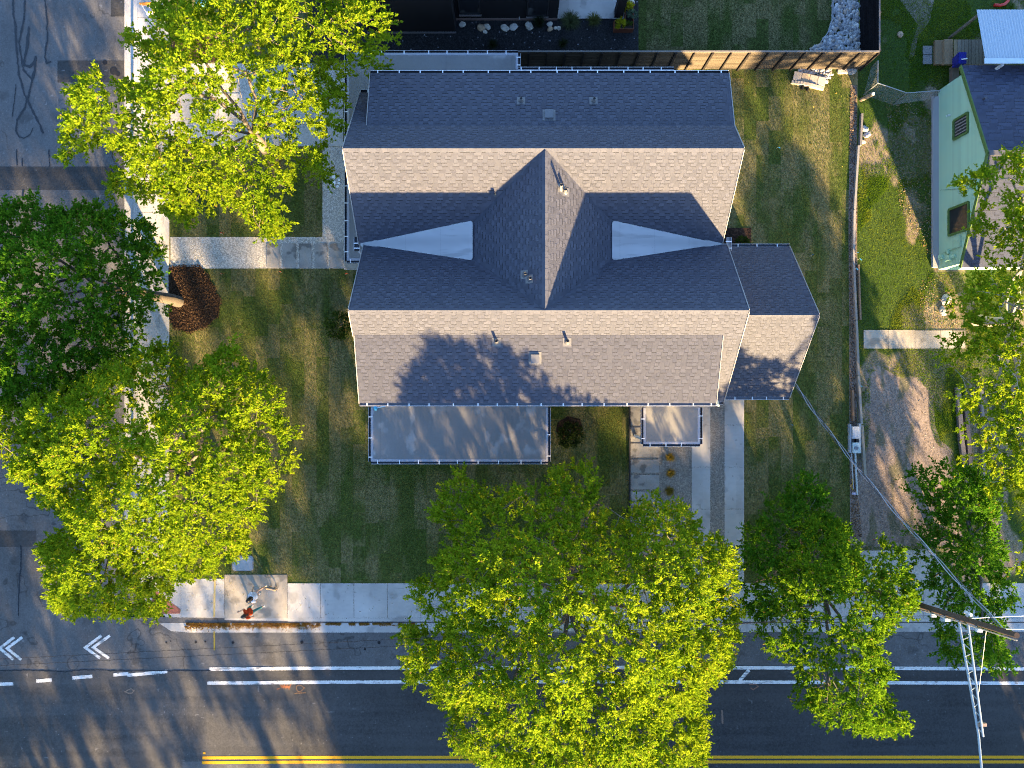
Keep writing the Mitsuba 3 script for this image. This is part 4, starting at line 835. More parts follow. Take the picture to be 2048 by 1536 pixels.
hk = thing('drain_headwall', 'pale concrete drain headwall with two black pipe ends at the lawn edge', 'headwall')
a, c = P(1582, 164), P(1646, 178); d = (c - a) / np.linalg.norm(c - a); u = np.array([-d[1], d[0], 0])
b = MB(); L = np.linalg.norm(c - a)
for i in range(12):
    t0, t1 = L * i / 12, L * (i + 1) / 12; h0 = .13 + .10 * math.sin(math.pi * (i + .5) / 12)
    b.beam(a + d * t0 - u * .03 + [0, 0, h0 / 2], a + d * (t1 - .002) - u * .03 + [0, 0, h0 / 2], .14, h0, (.50, .42, .32))
b.build(hk + '__wall', jit=.1)
for i in range(4): MB().beam(a + d * (L * (i * .25) + .02) + u * .28 + [0, 0, .14], a + d * (L * (i * .25 + .245)) + u * .28 + [0, 0, .15], .42, .05, ((.33, .30, .27), (.38, .31, .22), (.31, .29, .27), (.40, .38, .36))[i]).build(hk + '__slope_slab', jit=.15)
for t in (.36, .52): MB().tube([a + d * L * t - u * .08 + [0, 0, .10], a + d * L * t - u * .30 + [0, 0, .08]], .07, 12, (.008, .008, .009)).build(hk + '__pipe')

# ================================================================ the green house
gk = thing('green_house', 'mint green gabled cottage with olive trim and a slate grey roof', 'house')
MINT, OL = np.array([.31, .47, .33]), (.075, .13, .035)
WX, GY, GZ = 21.25, 10.15, 4.15; gp = .405
y0g, y1g = 5.70, 14.6
gab = Polygon([(y0g, .1), (y1g, .1), (y1g, GZ - gp * (y1g - GY)), (GY, GZ), (y0g, GZ - gp * (GY - y0g))])
b = MB(); r = rng(9)
for j in range(30):
    s = gab.intersection(sbox(0, .1 + j * .14, 30, .1 + (j + 1) * .14 - .002))
    if s.is_empty or s.geom_type != 'Polygon': continue
    m = trimesh.creation.extrude_polygon(s, .02, engine='earcut'); v = m.vertices; tilt = (.1 + (j + 1) * .14 - v[:, 1]) / .14 * .012
    b.add(np.c_[WX - v[:, 2] - tilt * (v[:, 2] > .01), v[:, 0], v[:, 1]], m.faces[:, ::-1], MINT * r.uniform(.95, 1.05))
labels[b.build(gk + '__siding', jit=.04)] = {'kind': 'stuff'}
b = MB(); b.box((WX + .03, y0g, 0), (30, y1g, 2.3), MINT * .95); b.build(gk + '__wall')
MB().box((20.93, y0g + .1, 0), (WX - .002, 14.3, .16), (.30, .29, .30)).build(gk + '__footing', jit=.12)
pGs, pGn = Plane(0, GY, GZ + .12, 0, gp), Plane(0, GY, GZ + .12, 0, -gp)
GT = TONES * [.62, .68, .85] + [.0, .002, .006]; gf, gl = MB(), []
for i, (nm, pl, plan) in enumerate((('south_slope', pGs, [(20.95, GY), (29, GY), (29, 5.45), (20.95, 5.45)]), ('north_slope', pGn, [(20.95, GY), (29, GY), (29, 14.85), (20.95, 14.85)]))):
    b = MB(); slab(b, pl, plan, .12); kk = b.build(f'{gk}__{nm}')
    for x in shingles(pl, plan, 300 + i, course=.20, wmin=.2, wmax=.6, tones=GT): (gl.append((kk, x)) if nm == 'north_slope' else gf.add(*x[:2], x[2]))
gl.sort(key=lambda q: q[1][0][:, 0].mean() * 1.0 + .3 * abs(q[1][0][:, 1].mean() - 12))
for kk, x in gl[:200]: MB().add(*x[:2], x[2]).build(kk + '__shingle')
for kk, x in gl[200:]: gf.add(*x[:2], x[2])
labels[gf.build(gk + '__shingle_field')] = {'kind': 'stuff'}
for pl, ya in ((pGs, 5.45), (pGn, 14.85)): MB().beam((20.93, GY, pl.z(0, GY) - .07), (20.93, ya, pl.z(0, ya) - .07), .04, .17, OL).build(gk + '__rake_board')
MB().beam((20.95, GY, GZ + .15), (29, GY, GZ + .15), .22, .03, (.09, .09, .10)).build(gk + '__ridge_cap')
MB().tube([pGn.at_pixel(1992, 138) - [0, 0, .1], pGn.at_pixel(1992, 138) + [0, 0, .45]], .07, 12, (.5, .5, .5)).build(gk + '__flue', 'satin')
MB().tube([pGn.at_pixel(1966, 199) - [0, 0, .1], pGn.at_pixel(1966, 199) + [0, 0, .2]], .05, 10, (.06, .06, .07)).build(gk + '__vent_pipe', 'satin')
for ya, yb, za, zb, cur in ((11.72, 12.62, 1.38, 2.45, True), (7.2, 8.45, 1.0, 2.5, False)):
    k = fresh(gk + '__window'); x = WX - .05
    b = MB()
    for p, q in (((ya, za), (yb, za)), ((yb, za), (yb, zb)), ((yb, zb), (ya, zb)), ((ya, zb), (ya, za))): b.beam((x, p[0], p[1]), (x, q[0], q[1]), .10, .10, OL)
    b.build(k + '__frame'); MB().box((x + .01, ya, za), (x + .02, yb, zb)).build(k + '__pane', 'dark_pane')
    if cur:
        for i in range(5): MB().box((x - .004, ya + .14 + i * .15, za + .1), (x + .006, ya + .19 + i * .15, zb - .1), (.22, .20, .19)).build(k + '__curtain_fold')
# meters and conduits on the wall
for px, py, w, h in ((1886, 514, .2, .28), (1901, 516, .26, .3), (1911, 512, .16, .26), (1900, 503, .22, .12)):
    q = P(px, py, 1.2); y = q[1] * (H - 1.2) / (H - 1.2); z = 35.5 - WX * F / (px - 1024); y = (768 - py) / F * (H - z); MB().box((WX - .16, y - w / 2, z - h / 2), (WX - .035, y + w / 2, z + h / 2), MINT * 1.1).build(gk + '__meter_box')
MB().tube([(WX - .06, 7.0, 1.9), (WX - .06, 6.5, 1.95), (WX - .06, 6.45, .6)], .025, 8, MINT * .8).build(gk + '__conduit'); MB().tube([(WX - .05, 9.6, .3), (WX - .05, 9.0, 2.9)], .012, 6, MINT * .6).build(gk + '__conduit')
MB().tube([(WX - .05, 13.0, 1.1), (WX - .14, 13.0, 1.1), (WX - .14, 13.0, .98)], .05, 8, (.55, .6, .55)).build(gk + '__wall_light')
mk = thing('metal_roof', 'pale corrugated metal lean to roof on posts beside the green house', 'canopy')
xs_ = np.arange(21.62, 27.5, .035); zz = .018 * np.cos(xs_ / .13 * 2 * np.pi); b = MB(); nn = len(xs_)
v = np.vstack([np.c_[xs_, np.full(nn, 14.85), 3.02 + zz], np.c_[xs_, np.full(nn, 17.42), 2.42 + zz]]); b.add(v, [[i, i + 1, nn + i + 1, nn + i] for i in range(nn - 1)], (.30, .36, .42))
b.build(mk + '__sheet', 'satin', smooth=True); MB().box((21.55, 14.62, 3.05), (27.5, 14.86, 3.08), (.42, .50, .56)).build(mk + '__flashing', 'satin')
for x in (21.8, 26): MB().box((x - .05, 17.2, 0), (x + .05, 17.3, 2.4), (.12, .10, .08)).build(mk + '__post')
dkk = thing('timber_deck', 'weathered timber deck with two plank steps under the metal roof', 'deck')
r = rng(5); z = .55; x0, x1 = P2(1908, 80, z)[0], P2(1972, 80, z)[0]; ya, yb = P2(0, 129, z)[1], P2(0, 79, z)[1]
for i in range(9):
    w = (x1 - x0) / 9; MB().box((x0 + i * w + .008, ya, z - .04), (x0 + (i + 1) * w - .008, yb, z), np.array([.17, .15, .12]) * r.uniform(.8, 1.2) * ([1.25, 1.1, .85] if i == 0 else [1, 1, 1])).build(dkk + '__plank', 'grit', jit=.2, seed=i)
MB().box((x0, ya - .05, z - .2), (x1, ya - .005, z - .005), (.28, .16, .08)).build(dkk + '__rim_board')
for i, (pa, pb, z) in enumerate(((1889, 1906, .38), (1870.5, 1887, .2))):
    x0, x1 = P2(pa, 0, z)[0], P2(pb, 0, z)[0]; MB().box((x0, P2(0, 128, z)[1], z - .16), (x1, P2(0, 78 + 2 * i, z)[1], z), np.array([.24, .17, .105]) * (1 - .1 * i)).build(dkk + '__step', 'grit', jit=.2, seed=i)
MB().box((P2(1905, 0, .3)[0], P2(0, 165, .3)[1], .0), (P2(1918, 0, .3)[0], P2(0, 131, .3)[1], .30), (.17, .13, .10)).build(dkk + '__ramp', 'grit', jit=.2)
for i, (ya, yb) in enumerate(((92, 109), (110.5, 128))):
    k = thing('paver', ('upper', 'lower')[i] + ' of the two grey paving blocks at the foot of the deck steps', 'paver'); s = rect(1846, ya, 1864, yb, .05); MB().prism(s, 0, .07, (.17, .165, .16)).build(k, jit=.2)
k = thing('blue_bin', 'deep blue plastic bin with a white handle at the deck corner', 'bin')
x0, y0 = P2(1906, 135, .7); x1, y1 = P2(1921, 113, .7); b = MB(); BL = (.010, .014, .17)
b.add([(x0 + .05, y0 + .05, .55), (x1 - .05, y0 + .05, .55), (x1 - .05, y1 - .05, .55), (x0 + .05, y1 - .05, .55), (x0, y0, 1.1), (x1, y0, 1.1), (x1, y1, 1.1), (x0, y1, 1.1)], [[0, 1, 5, 4], [1, 2, 6, 5], [2, 3, 7, 6], [3, 0, 4, 7], [0, 3, 2, 1]], BL)
b.build(k + '__body', 'satin'); MB().add([(x0, y0, 1.11), (x1, y0, 1.11), (x1, y1, 1.13), (x0, y1, 1.13), (x0, y0, 1.14), (x1, y0, 1.14), (x1, y1, 1.16), (x0, y1, 1.16)], [[4, 5, 6, 7], [0, 1, 5, 4], [1, 2, 6, 5], [2, 3, 7, 6], [3, 0, 4, 7]], (.012, .018, .22)).build(k + '__lid', 'satin')
MB().beam((x0 + .12, y0 + .18, 1.18), (x1 + .02, y0 + .22, 1.19), .05, .03, (.7, .7, .72)).build(k + '__handle', 'satin')
k = thing('red_hose', 'curved red plastic hose lying beyond the metal roof, top right', 'hose'); MB().tube([P(1988, 10, .1), P(2000, 11, .12), (P(2010, 8, .12)), P(2016, 2, .1), P(2020, -10, .1)], .075, 8, (.45, .012, .012)).build(k, 'satin', smooth=True)

# chain link run
ck_ = thing('chain_link_fence', 'bent galvanised chain link fence running up to the green house corner', 'fence')
GALV = (.30, .32, .34); tp = [P(1756, 122, 1.2), P(1755.5, 166, 1.25), P(1814, 186, 1.2), P(1880, 181, 1.3)]; bt = [(P(1742, 135, 0)), P(1727, 190, 0), P(1786, 210, 0), P(1866, 198, 0)]
for i in range(4): MB().tube([bt[i], tp[i]], .028, 8, GALV).build(ck_ + '__post', 'metal')
for i in range(3):
    MB().tube([tp[i], tp[i + 1]], .02, 8, GALV).build(ck_ + '__top_rail', 'metal'); b = MB(); L = np.linalg.norm(tp[i + 1] - tp[i]); nn = int(L / .11)
    for s in (0, 1):
        for j in range(-10, nn):
            pts = [];
            for q in np.linspace(0, 1, 9):
                t = (j + (q if s else 1 - q) * 10) / nn
                if 0 <= t <= 1: pts.append((bt[i] * (1 - t) + bt[i + 1] * t) * (1 - q) + (tp[i] * (1 - t) + tp[i + 1] * t) * q)
            if len(pts) > 1: b.tube(pts, .004, 3, GALV, cap=False)
    labels[b.build(ck_ + '__mesh_wire', 'metal')] = {'kind': 'stuff'}
k = thing('leaning_post', 'weathered wooden post leaning by the chain link fence, with white cap', 'post'); q0, q1 = P(1722, 200, 0), P(1746, 188, 1.25); MB().tube([q0, q1], [.10, .085], 10, (.20, .17, .13)).build(k + '__shaft', jit=.25); MB().tube([q1, q1 + (q1 - q0) * .05], .07, 10, (.6, .6, .58)).build(k + '__cap')
for px, py, s, c, lab in ((1729, 260, .19, (.36, .35, .33), 'white rock beside the boundary timber, upper of three'), (1733, 270, .17, (.40, .38, .37), 'grey rock beside the boundary timber, middle of three'), (1724, 284, .15, (.46, .36, .27), 'tan rock beside the boundary timber, lowest of three'), (1800, 70, .14, (.38, .26, .17), 'tan rock alone on the rough grass beside the return fence'),
                          (1890, 600, .26, (.34, .33, .33), 'grey boulder in leaf litter by the yard tree, upper'), (1884, 623, .2, (.30, .29, .27), 'pale boulder in leaf litter by the yard tree, lower')): rock(px, py, s, c, lab)

# ================================================================ boundary timbers, meter board, small yard things
TM = [([(1723, 228), (1720, 292)], .10, (.20, .19, .18), 'uppermost grey boundary timber by the three rocks'), ([(1716, 292), (1708, 420)], .10, (.27, .26, .25), 'grey boundary timber below the three rocks'), ([(1708, 421), (1706, 522)], .11, (.30, .28, .26), 'grey boundary timber level with the annex roof'),
      ([(1706, 523), (1711.5, 640)], .10, (.25, .23, .21), 'grey boundary timber level with the white annex ridge'), ([(1711.5, 641), (1716, 750)], .11, (.24, .22, .20), 'grey boundary timber at the end of the concrete walk'), ([(1716, 751), (1722, 848)], .11, (.24, .23, .21), 'grey boundary timber above the meter board'),
      ([(1716, 530), (1720, 640)], .07, (.22, .16, .11), 'brown plank beside the grey boundary timbers'), ([(1704, 780), (1706, 842)], .10, (.19, .125, .085), 'reddish brown plank in the dirt strip above the meter board'), ([(1723, 850), (1729, 950)], .12, (.26, .24, .20), 'grey timber lying right of the meter board'),
      ([(1915, 775), (1922, 880), (1938, 1000)], .22, (.16, .14, .13), 'wide weathered timber along the right edge of the gravel driveway'), ([(1930, 790), (1944, 1000)], .20, (.13, .11, .10), 'dark weathered timber beside the widest driveway timber'), ([(1962, 780), (1966, 960)], .12, (.19, .17, .16), 'narrow grey timber under the bright yard tree')]
for i, (pts, w, c, lab) in enumerate(TM):
    k = thing('boundary_timber', lab, 'timber'); b = MB()
    for p, q in zip(pts, pts[1:]): b.beam(P(*p, .1), P(*q, .1), w, .2, c)
    b.build(k, 'grit', jit=.25, seed=i)
k = thing('meter_board', 'grey electrical meter board with two conduits lying along the dirt strip', 'meter board')
GM = (.33, .37, .42)
MB().prism(rect(1699, 848, 1702, 906, .2), .02, .22, (.30, .33, .37)).build(k + '__channel', 'satin'); MB().prism(rect(1717.5, 847, 1722, 906, .2), .02, .22, (.33, .34, .34)).build(k + '__channel', 'satin')
MB().prism(rect(1702.5, 853, 1718, 877, .2), .1, .34, GM).build(k + '__breaker_box', 'satin'); MB().prism(rect(1704, 885, 1719, 906, .2), .1, .30, (.42, .50, .50)).build(k + '__meter_box', 'satin')
q = P(1712, 896, .3); m = trimesh.creation.cylinder(.09, .08, sections=20); MB().add(m.vertices + q + [0, 0, .04], m.faces, (.16, .17, .2)).build(k + '__dial', 'satin')
for x in (1705, 1715): MB().prism(rect(x - 2.6, 878, x + 2.6, 884, .2), .06, .2, (.02, .02, .025)).build(k + '__bracket', 'satin')
MB().tube([P(1710.5, 907, .2), P(1711.5, 935, .2), P(1714.5, 990, .12)], .045, 10, (.36, .42, .44)).build(k + '__conduit', 'satin'); MB().tube([P(1703, 907, .2), P(1704.5, 940, .2), P(1707, 978, .1)], .028, 8, (.33, .35, .36)).build(k + '__conduit', 'satin')
MB().tube([P(1707, 955, .16), P(1704, 960, .16), P(1705, 968, .16), P(1701, 972, .14), P(1706, 979, .12)], .02, 6, (.5, .28, .02)).build(k + '__strap', 'satin')
MB().prism(rect(1704, 985, 1711, 989, .05), 0, .1, (.45, .42, .55)).build(k + '__cap', 'satin')
FL = [('red', 446, 469), ('red', 446, 549.5), ('red', 563.5, 545.5), ('red', 693.5, 550), ('red', 1740, 1077), ('blue', 1551, 299), ('blue', 1618, 513), ('blue', 1707, 508), ('blue', 1713, 520), ('blue', 1706, 538), ('blue', 1714, 772), ('blue', 1577.5, 848)]
FLL = ['under the sunlit tree at the pebble path', 'right of the mulch ring', 'on the lawn below the path slabs', 'beside the west gable end', 'at the foot of the gravel driveway', 'on the lawn right of the north gable', 'on the lawn right of the annex', 'on the boundary, upper of three', 'on the boundary, middle of three', 'on the boundary, lower of three', 'on the boundary timber above the meter board', 'on the lawn right of the double driveway']
for (c, x, y), w in zip(FL, FLL):
    k = thing('marker_flag', f'small {c} marker flag {w}', 'flag'); o = P(x, y); col = (.55, .03, .02) if c == 'red' else (.02, .20, .55); r = rng(int(x))
    MB().tube([o, o + [0, 0, .35]], .005, 5, (.4, .4, .4)).build(k + '__wire'); t = np.linspace(0, 1, 5); a = r.uniform(-.5, .5)
    v = [o + [tt * .15 * math.cos(a), tt * .15 * math.sin(a) + .02 * math.sin(5 * tt), .34 - .05 * tt + dz] for dz in (0, -.09) for tt in t]; MB().add(v, [[i, i + 1, i + 6, i + 5] for i in range(4)], col).build(k + '__cloth')
k = thing('utility_cover', 'rounded pale concrete utility box lid set in the lawn by the walkers', 'utility cover'); s = rect(464.5, 1111.5, 506.5, 1142, .03)
MB().prism(s.buffer(-.16).buffer(.16), 0, .03, (.26, .27, .29)).build(k + '__frame', jit=.2); MB().prism(s.buffer(-.22).buffer(.16), 0, .04, (.33, .34, .36)).build(k + '__lid', jit=.2)
k = thing('paw_print_disc', 'paw print of white discs set in the pebble path beside the house', 'stepping stones')
for x, y, rr in ((668, 353.5, .105), (667.5, 365.5, .105), (677, 353.5, .062), (678.5, 360, .062), (678.5, 366.5, .062), (675.5, 373, .062)): MB().prism(Point(*P2(x, y)).buffer(rr), 0, .035, (.72, .76, .80)).build(k + '__disc', jit=.06)
k = thing('sidewalk_sign', 'folding white sign with an orange top board on the side street sidewalk', 'sign')
t0, t1 = P(280, 8, 1.05), P(309, 7, 1.05); OG = (.75, .26, .015)
MB().beam(t0, t1, .05, .20, OG).build(k + '__top_board', 'satin')
for e, s in ((t0 + [.06, 0, 0], 1), (t1 - [.06, 0, 0], 1)):
    for o in (-.35, .35): MB().beam(e, [e[0], e[1] + o, .02], .045, .03, (.7, .7, .7)).build(k + '__leg', 'satin')
MB().beam(t0 + [.1, -.18, -.5], t1 + [-.1, -.18, -.5], .03, .28, (.72, .72, .72)).build(k + '__panel', 'satin')
k = thing('blue_tarp', 'small light blue tarp half hidden under the top left tree', 'tarp'); q = P(405, 8); m = trimesh.creation.icosphere(3, 1.0); n_ = meshkit.fbm(m.vertices * 2.5, 3, 2)[:, None]; MB().add(m.vertices * [.28, .2, .12] * (.6 + .9 * n_) + q + [0, 0, .08], m.faces, (.06, .22, .36)).build(k, 'satin', smooth=True)
k = thing('blue_tool_bag', 'bright blue bag with dark opening on the corner of the largest porch roof', 'bag')
def lump(c, s, seed, col, rz=0):
    m = trimesh.creation.icosphere(3, 1.0); n_ = meshkit.fbm(m.vertices * 1.8 + seed, 3, 2)[:, None]; v = m.vertices * np.array(s) * (.75 + .5 * n_); ca, sa = math.cos(rz), math.sin(rz)
    return np.c_[v[:, 0] * ca - v[:, 1] * sa, v[:, 0] * sa + v[:, 1] * ca, v[:, 2]] + c, m.faces, col
b = MB(); b.add(*lump(P(751, 815.5, 3.2), (.09, .14, .09), 3, (.05, .32, .50), .3)); b.add(*lump(P(768.5, 810, 3.2), (.12, .08, .09), 5, (.05, .28, .52), .2)); b.add(*lump(P(759.5, 812.5, 3.17), (.20, .08, .08), 8, (.04, .22, .40), .22)); b.build(k + '__body', 'satin', smooth=True)
b = MB(); b.add(*lump(P(759.5, 811.5, 3.25), (.12, .06, .045), 9, (.008, .03, .06), .22)); b.build(k + '__opening', 'satin', smooth=True); MB().tube([P(755, 815, 3.24), P(761, 813.8, 3.26), P(767, 811.5, 3.25)], .014, 6, (.7, .72, .75)).build(k + '__strap', 'satin')
# leaf litter in the gutter
r = rng(3); n = 7000; px = 370 + 460 * r.uniform(0, 1, n) ** 1.25; py = 1246 + np.abs(r.normal(0, 1, n)) * np.where(px < 640, 5.5, 2.4); ok = (py < 1263) & (meshkit.noise(np.c_[px / 7, py / 4, px * 0], 3) > np.where(px < 640, .25, .50)); px, py = px[ok], py[ok]
c = np.stack([P(a, b_, ZR + .015) for a, b_ in zip(px, py)]); n = len(c); a = r.uniform(0, 6.28, n); L = r.uniform(.02, .045, n)[:, None]
d = np.c_[np.cos(a), np.sin(a), r.uniform(-.4, .5, n)]; s = np.c_[-np.sin(a), np.cos(a), r.uniform(-.4, .4, n)] * .45; c[:, 2] += r.uniform(0, .035, n)
v = np.stack([c - d * L, c + s * L, c + d * L, c - s * L], 1).reshape(-1, 3); q = np.arange(n)[:, None] * 4; cl = np.array([(.34, .17, .03), (.24, .11, .025), (.40, .24, .05), (.14, .07, .03)])[r.integers(0, 4, n)] * r.uniform(.7, 1.2, (n, 1))
scene['leaf_litter'] = mikit.ply((v, np.vstack([q + [0, 1, 2], q + [0, 2, 3]])), 'leaf', color=np.repeat(cl, 4, 0)); stuff('leaf_litter', 'orange brown fallen leaves along the gutter below the walkers', 'leaves')

# ================================================================ pole, lamp arm and wires
k = thing('utility_pole', 'tall brown wooden utility pole leaning over the right hand sidewalk', 'pole')
pb, pt = P(1702, 1168, -.1), P(2034, 1271, 11.0); ptop = pt
def on_pole(px):
    t = np.linspace(0, 1, 400)[:, None]; q = pb + (pt - pb) * t; u = 1024 + q[:, 0] / (H - q[:, 2]) * F; return q[np.argmin(abs(u - px))]
b = MB(); b.tube([pb, (pb + pt) / 2, pt], [.145, .125, .10], 14, (.085, .062, .046)); b.build(k + '__shaft', 'grit', smooth=True, jit=.35)
for px in (1812, 1866, 1893, 1958): q = on_pole(px); MB().box(q + [-.10, -.30, -.06], q + [.10, -.17, .08], (.42, .45, .48)).build(k + '__bracket', 'satin')
q = on_pole(1925); MB().tube([q + [.1, .25, 0], q + [.1, .25, .35]], .07, 10, (.5, .52, .55)).build(k + '__insulator', 'satin')
off = np.array([.0, -.17, 0]); MB().tube([on_pole(1760) + off, on_pole(1870) + off, on_pole(1990) + off, pt + off], .025, 8, (.42, .36, .26)).build(k + '__riser_pipe', 'satin'); MB().tube([on_pole(1752) + off * 1.6, on_pole(1812) + off * 1.6], .04, 8, (.62, .60, .56)).build(k + '__guard_pipe', 'satin')
ak = thing('lamp_arm', 'pale blue lattice lamp arm reaching from the pole over the road', 'street lamp arm')
AC = (.24, .29, .32); a0, a1 = on_pole(1918), on_pole(1936); a0 = a0 + [0, -.15, 0]; a1 = a1 + [0, -.15, 0]
e = P(1957, 1470, a0[2] + .25); tip = P(1972, 1640, a0[2] + .45); e1 = e + [.10, 0, .12]
MB().tube([a0, a0 * .5 + e * .5, e, tip], .045, 10, AC).build(ak + '__lower_chord', 'satin', smooth=True); MB().tube([a1, a1 * .5 + e1 * .5, e1], .04, 10, AC).build(ak + '__upper_chord', 'satin', smooth=True)
nb = 13
for i in range(nb):
    t = (i + .5) / (nb + .5); u = (i + 1.2) / (nb + .5); p, q = (a0 + (e - a0) * t, a1 + (e1 - a1) * u) if i % 2 == 0 else (a1 + (e1 - a1) * t, a0 + (e - a0) * u); MB().tube([p, q], .016, 6, AC).build(ak + '__lattice_bar', 'satin')
q = on_pole(1972); MB().tube([q + [0, -.15, 0], P(1955, 1404, a0[2] + .32)], .013, 6, (.5, .42, .28)).build(ak + '__stay_rod', 'satin'); MB().box(e + [-.05, .35, -.05], e + [.28, .47, .07], (.25, .18, .13)).build(ak + '__clamp', 'satin')
m = trimesh.creation.icosphere(2, 1.0); MB().add(m.vertices * [.16, .38, .10] + tip + [0, -.3, 0], m.faces, (.35, .36, .38)).build(ak + '__lamp_head', 'satin')
def wire(key, label, pts, rad, c, sag=0, twist=0, n=40):
    k = thing(key, label, 'cable'); pts = np.array(pts, float); s = np.r_[0, np.cumsum(np.linalg.norm(np.diff(pts, axis=0), axis=1))]; t = np.linspace(0, s[-1], n)
    p = np.stack([np.interp(t, s, pts[:, i]) for i in range(3)], 1); p[:, 2] -= sag * 4 * (t / s[-1]) * (1 - t / s[-1])
    if twist:
        for j in range(3):
            ph = t * 2.2 + j * 2.09; q = p + np.c_[np.cos(ph), np.cos(ph) * .5, np.sin(ph)] * twist; MB().tube(q, rad, 6, c[j]).build(k + '__strand', 'satin', smooth=True)
    else: MB().tube(p, rad, 6, c).build(k, 'grit', smooth=True)
wire('service_cable', 'twisted grey service cable from the annex eave to the utility pole', [P(1588, 766, 3.2), on_pole(2004) + [0, .12, 0]], .017, [(.28, .29, .31), (.04, .04, .045), (.20, .21, .23)], sag=.9, twist=.05, n=90)
yw = on_pole(1985); wire('power_line', 'upper of two thin dark power lines over the main road', [P(-300, 1334, 6.6), P(0, 1318, 6.5), P(880, 1274, 6.4), on_pole(1900)], .008, (.02, .02, .022)); wire('power_line', 'lower of two thin dark power lines over the main road', [P(-300, 1345, 6.2), P(0, 1331, 6.1), P(880, 1288, 6.0), on_pole(1870)], .008, (.02, .02, .022))
wire('power_line', 'pale cable leaving the pole to the right, upper', [on_pole(1925), P(2300, 1219, 7.6)], .02, (.45, .46, .48)); wire('power_line', 'pale cable leaving the pole to the right, lower', [on_pole(1990), P(2300, 1262, 8.6)], .016, (.5, .48, .44))

# unseen house added across the road to shade the right part of it
ok_ = thing('added_far_house', 'unseen long low house added across the road to cast shade', 'house')
x0, x1, y0, y1 = -2.3, 28.4, -33, -24.6; OW = (.4, .38, .35)
MB().box((x0, y0, -.1), (x1, y1, 3.6), OW).build(ok_ + '__wall'); b = MB(); b.add([(x0 - .4, y0 - .5, 3.5), (x1 + .4, y0 - .5, 3.5), (x1 + .4, y1 + .5, 3.5), (x0 - .4, y1 + .5, 3.5), (x0 + 2, (y0 + y1) / 2, 6.6), (x1 - 2, (y0 + y1) / 2, 6.6)], [[0, 1, 5, 4], [2, 3, 4, 5], [1, 2, 5, 5], [3, 0, 4, 4]], (.08, .08, .085)); b.build(ok_ + '__roof')
# ================================================================ two walkers and a dog
def limb(bones, refine=.03, smooth=6, seg=20):
    "bones: (p, q, rp, rq); one continuous surface"
    u = m3.Manifold()
    for p, q, a, c in bones:
        u = u + m3.Manifold.batch_hull([m3.Manifold.sphere(a, seg).translate(tuple(map(float, p))), m3.Manifold.sphere(c, seg).translate(tuple(map(float, q)))])
    u = u.refine_to_length(refine); m = u.to_mesh(); t = trimesh.Trimesh(m.vert_properties[:, :3], m.tri_verts, process=True)
    if smooth: trimesh.smoothing.filter_taubin(t, iterations=smooth)
    return t
def place(o, rz):
    ca, sa = math.cos(rz), math.sin(rz); return np.array([[ca, -sa, 0, o[0]], [sa, ca, 0, o[1]], [0, 0, 1, o[2]], [0, 0, 0, 1.0]])
def hand(root, d, side, r=.010):
    "palm, four fingers curled and a thumb; d the direction of the forearm"
    d = np.array(d, float); d /= np.linalg.norm(d); s = np.cross(d, [0, 0, 1]); s = s / (np.linalg.norm(s) + 1e-9) if np.linalg.norm(s) > .2 else np.array([1., 0, 0]); n = np.cross(s, d); p = np.array(root, float)
    bn = [(p, p + d * .075, .022, .027)]
    for i, L in enumerate((.062, .072, .068, .054)):
        b0 = p + d * .085 + s * (i - 1.5) * .021; m1 = b0 + d * L * .5 - n * L * .15; e = m1 + d * L * .25 - n * L * .45; bn += [(p + d * .05 + s * (i - 1.5) * .015, b0, .013, .0105), (b0, m1, .0105, .0095), (m1, e, .0095, .0085)]
    t0 = p + d * .02 + s * side * .022; t1 = t0 + d * .03 + s * side * .028; bn += [(p + d * .01, t0, .014, .013), (t0, t1, .0125, .011), (t1, t1 + d * .03 - n * .008, .011, .009)]
    return bn
